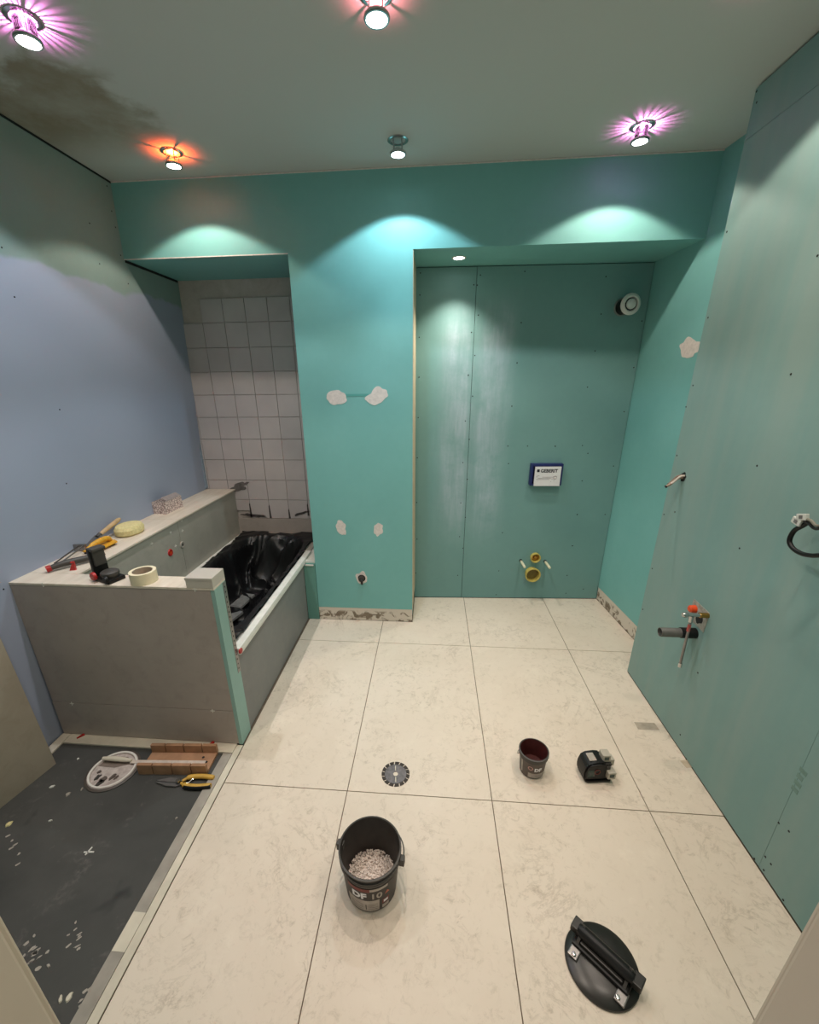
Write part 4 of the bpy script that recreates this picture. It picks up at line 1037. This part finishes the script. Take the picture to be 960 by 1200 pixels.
# cable ends high on the boxed wall
p = onx((801, 559), XP); tp_ = ony((781, 570), p.y)
ce = empty('cable_end', (p.x, p.y, p.z), 0, 'short bundle of grey brown cables poking out of the boxed wall', 'cable')
dv = tp_-p
bm = BM(); prism(bm, blob(14, .022, .022, 0, 4, .3), 0, .001, mat=RY(-PI/2)); obj('wall_hole', bm, M['gap'], ce)
for k, (dy, dz, c) in enumerate([(0, 0, (150, 132, 116)), (.010, .006, (110, 92, 80)), (-.008, .008, (196, 186, 176))]):
    o_ = Vector((0, dy, dz)); L = 1.0-.12*k
    bm = BM(); tube(bm, smooth_path([o_+Vector((.01, 0, 0)), o_+dv*.35*L+Vector((0, 0, .008)), o_*.7+dv*.75*L, o_*.5+dv*L], 4), .0062-.0008*k, 10); wi = obj('wire', bm, plain('cable_sheath', c, .6), ce, True)
    if k == 0:
        bm = BM(); tube(bm, [o_*.5+dv*.99, o_*.5+dv*1.06], .0068, 10); obj('wire_tip', bm, M['black'], wi, True)
# water connection box
sqc = Vector((XP, 1.664, .643))
wv = empty('water_valve', sqc, 0, 'chrome angle valve with orange cap and hanging hose in a square wall opening', 'valve')
def rw_(q, x): return onx(q, x)-sqc
bm = BM(); box(bm, -.0015, .0, -.057, .057, -.048, .048, mat=RX(.05)); obj('opening_plate', bm, plain('raw_plaster_grey', (158, 156, 146), .8, var=.3, scale=60), wv)
bm = BM(); prism(bm, blob(16, .026, .02, 0, 8, .3), 0, .001, mat=T(-.0018, -.01, -.008) @ RY(-PI/2)); obj('wall_hole', bm, M['gap'], wv)
VY = 1.612 - sqc.y                     # the valve runs out from the near side of the opening
vz = onx((832, 723), XP).z - sqc.z
vx = ony((802, 721), 1.612).x - XP     # tip of the valve
hx = ony((810, 726), 1.612).x - XP     # hose position
bm = BM(); tube(bm, [Vector((.008, VY, vz)), Vector((vx*.35, VY, vz))], .011, 16); obj('brass_elbow', bm, M['brass'], wv, True)
bm = BM(); tube(bm, [Vector((vx*.3, VY, vz)), Vector((vx*.9, VY, vz))], .0080, 14); obj('valve_body', bm, M['chrome'], wv, True)
bm = BM(); lathe(bm, [(0, .018), (.009, .018), (.012, .012), (.011, .0), (.008, -.004)], 12, mat=T(vx*.88, VY, vz) @ RY(-PI/2)); obj('valve_knob', bm, M['chrome'], wv, True)
bm = BM(); lathe(bm, [(0, .028), (.010, .028), (.016, .023), (.017, .0)], 20, mat=T(0, .030, .014) @ RY(-PI/2)); obj('orange_cap', bm, M['orange'], wv, True)
bm = BM(); tube(bm, [(hx, VY, vz-.006), (hx, VY, vz-.034)], .0085, 12); obj('hose_nut', bm, M['chrome'], wv, True)
hz = ony((810, 780), 1.612).z - sqc.z
bm = BM(); tube(bm, smooth_path([(hx, VY, vz-.03), (hx, VY-.002, vz-.08), (hx+.002, VY-.002, hz*.5+vz*.5-.03), (hx+.005, VY, hz)], 5), .0056, 12); hs_ = obj('hose', bm, M['steel'], wv, True)
bm = BM(); tube(bm, [(hx, VY, vz-.045), (hx, VY-.001, vz-.078)], .0066, 12); obj('red_sleeve', bm, plain('red_braid', (190, 90, 84), .6), hs_, True)
bm = BM(); tube(bm, [(hx+.005, VY, hz+.012), (hx+.006, VY, hz-.008)], [.0075, .008], 8); obj('hose_end_nut', bm, M['chrome'], hs_, True)
# grey drain pipe
p = onx((815, 742), XP); L = p.x - ony((773, 742), p.y).x
gp = empty('drain_pipe', p, 0, 'dark grey plastic drain pipe sticking out of the boxed wall', 'pipe')
bm = BM(); lathe(bm, [(.0165, 0), (.0205, 0), (.0205, -L+.002), (.0195, -L), (.0175, -L), (.0165, -L+.004)], 32, close=True, mat=RY(PI/2)); obj('pipe', bm, M['pipe_grey'], gp, True)
bm = BM(); lathe(bm, [(.0206, 0), (.0235, -.001), (.0235, -L*.42), (.0206, -L*.43)], 32, mat=RY(PI/2)); obj('rubber_sleeve', bm, M['black'], gp, True)
bm = BM(); lathe(bm, [(0, -L+.05), (.0166, -L+.05)], 24, mat=RY(PI/2)); obj('pipe_inside', bm, M['gap'], gp)
# black cable loop
XC = XP-.055
lp_ = [onx(q, XC) for q in ((949, 611), (941, 616), (931, 622), (925.5, 633), (929, 642), (939, 648.5), (951, 651), (964, 651))]
base = onx((975, 628), XP)
cl = empty('black_cable', base, 0, 'thick black cable looped out of the boxed wall with stripped white ends', 'cable')
end = [lp_[-1]+Vector((.02, -.03, .004)), base+Vector((-.02, .0, -.01)), base+Vector((.01, 0, 0))]
bm = BM(); tube(bm, smooth_path([q-base for q in lp_+end], 6), .0068, 12); obj('cable', bm, M['black'], cl, True)
p2 = [onx(q, XC-.006) for q in ((944, 608), (950, 611), (957, 615), (966, 616))]
for k in range(2):
    bm = BM(); tube(bm, smooth_path([q-base+Vector((0, 0, -.009*k+.003*math.sin(i*2+k))) for i, q in enumerate(p2)]+[Vector((-.01, 0, .02)), Vector((.01, 0, .015))], 5), .0042, 8); obj('inner_wire', bm, M['black'] if k else plain('grey_wire', (120, 116, 104), .6), cl, True)
for k, (q, an) in enumerate((((935, 611), .2), ((941, 606), -.3))):
    p = onx(q, XC-.006)-base
    bm = BM(); box(bm, -.006, .006, -.016, .016, -.010, .010, .002, mat=Matrix.Translation(p) @ RX(an)); c_ = obj('terminal_block', bm, M['vent_white'], cl)
    bm = BM(); box(bm, -.0068, -.0058, -.006, .006, -.005, .005, mat=Matrix.Translation(p) @ RX(an)); obj('terminal_slot', bm, M['grey_foam'], c_)
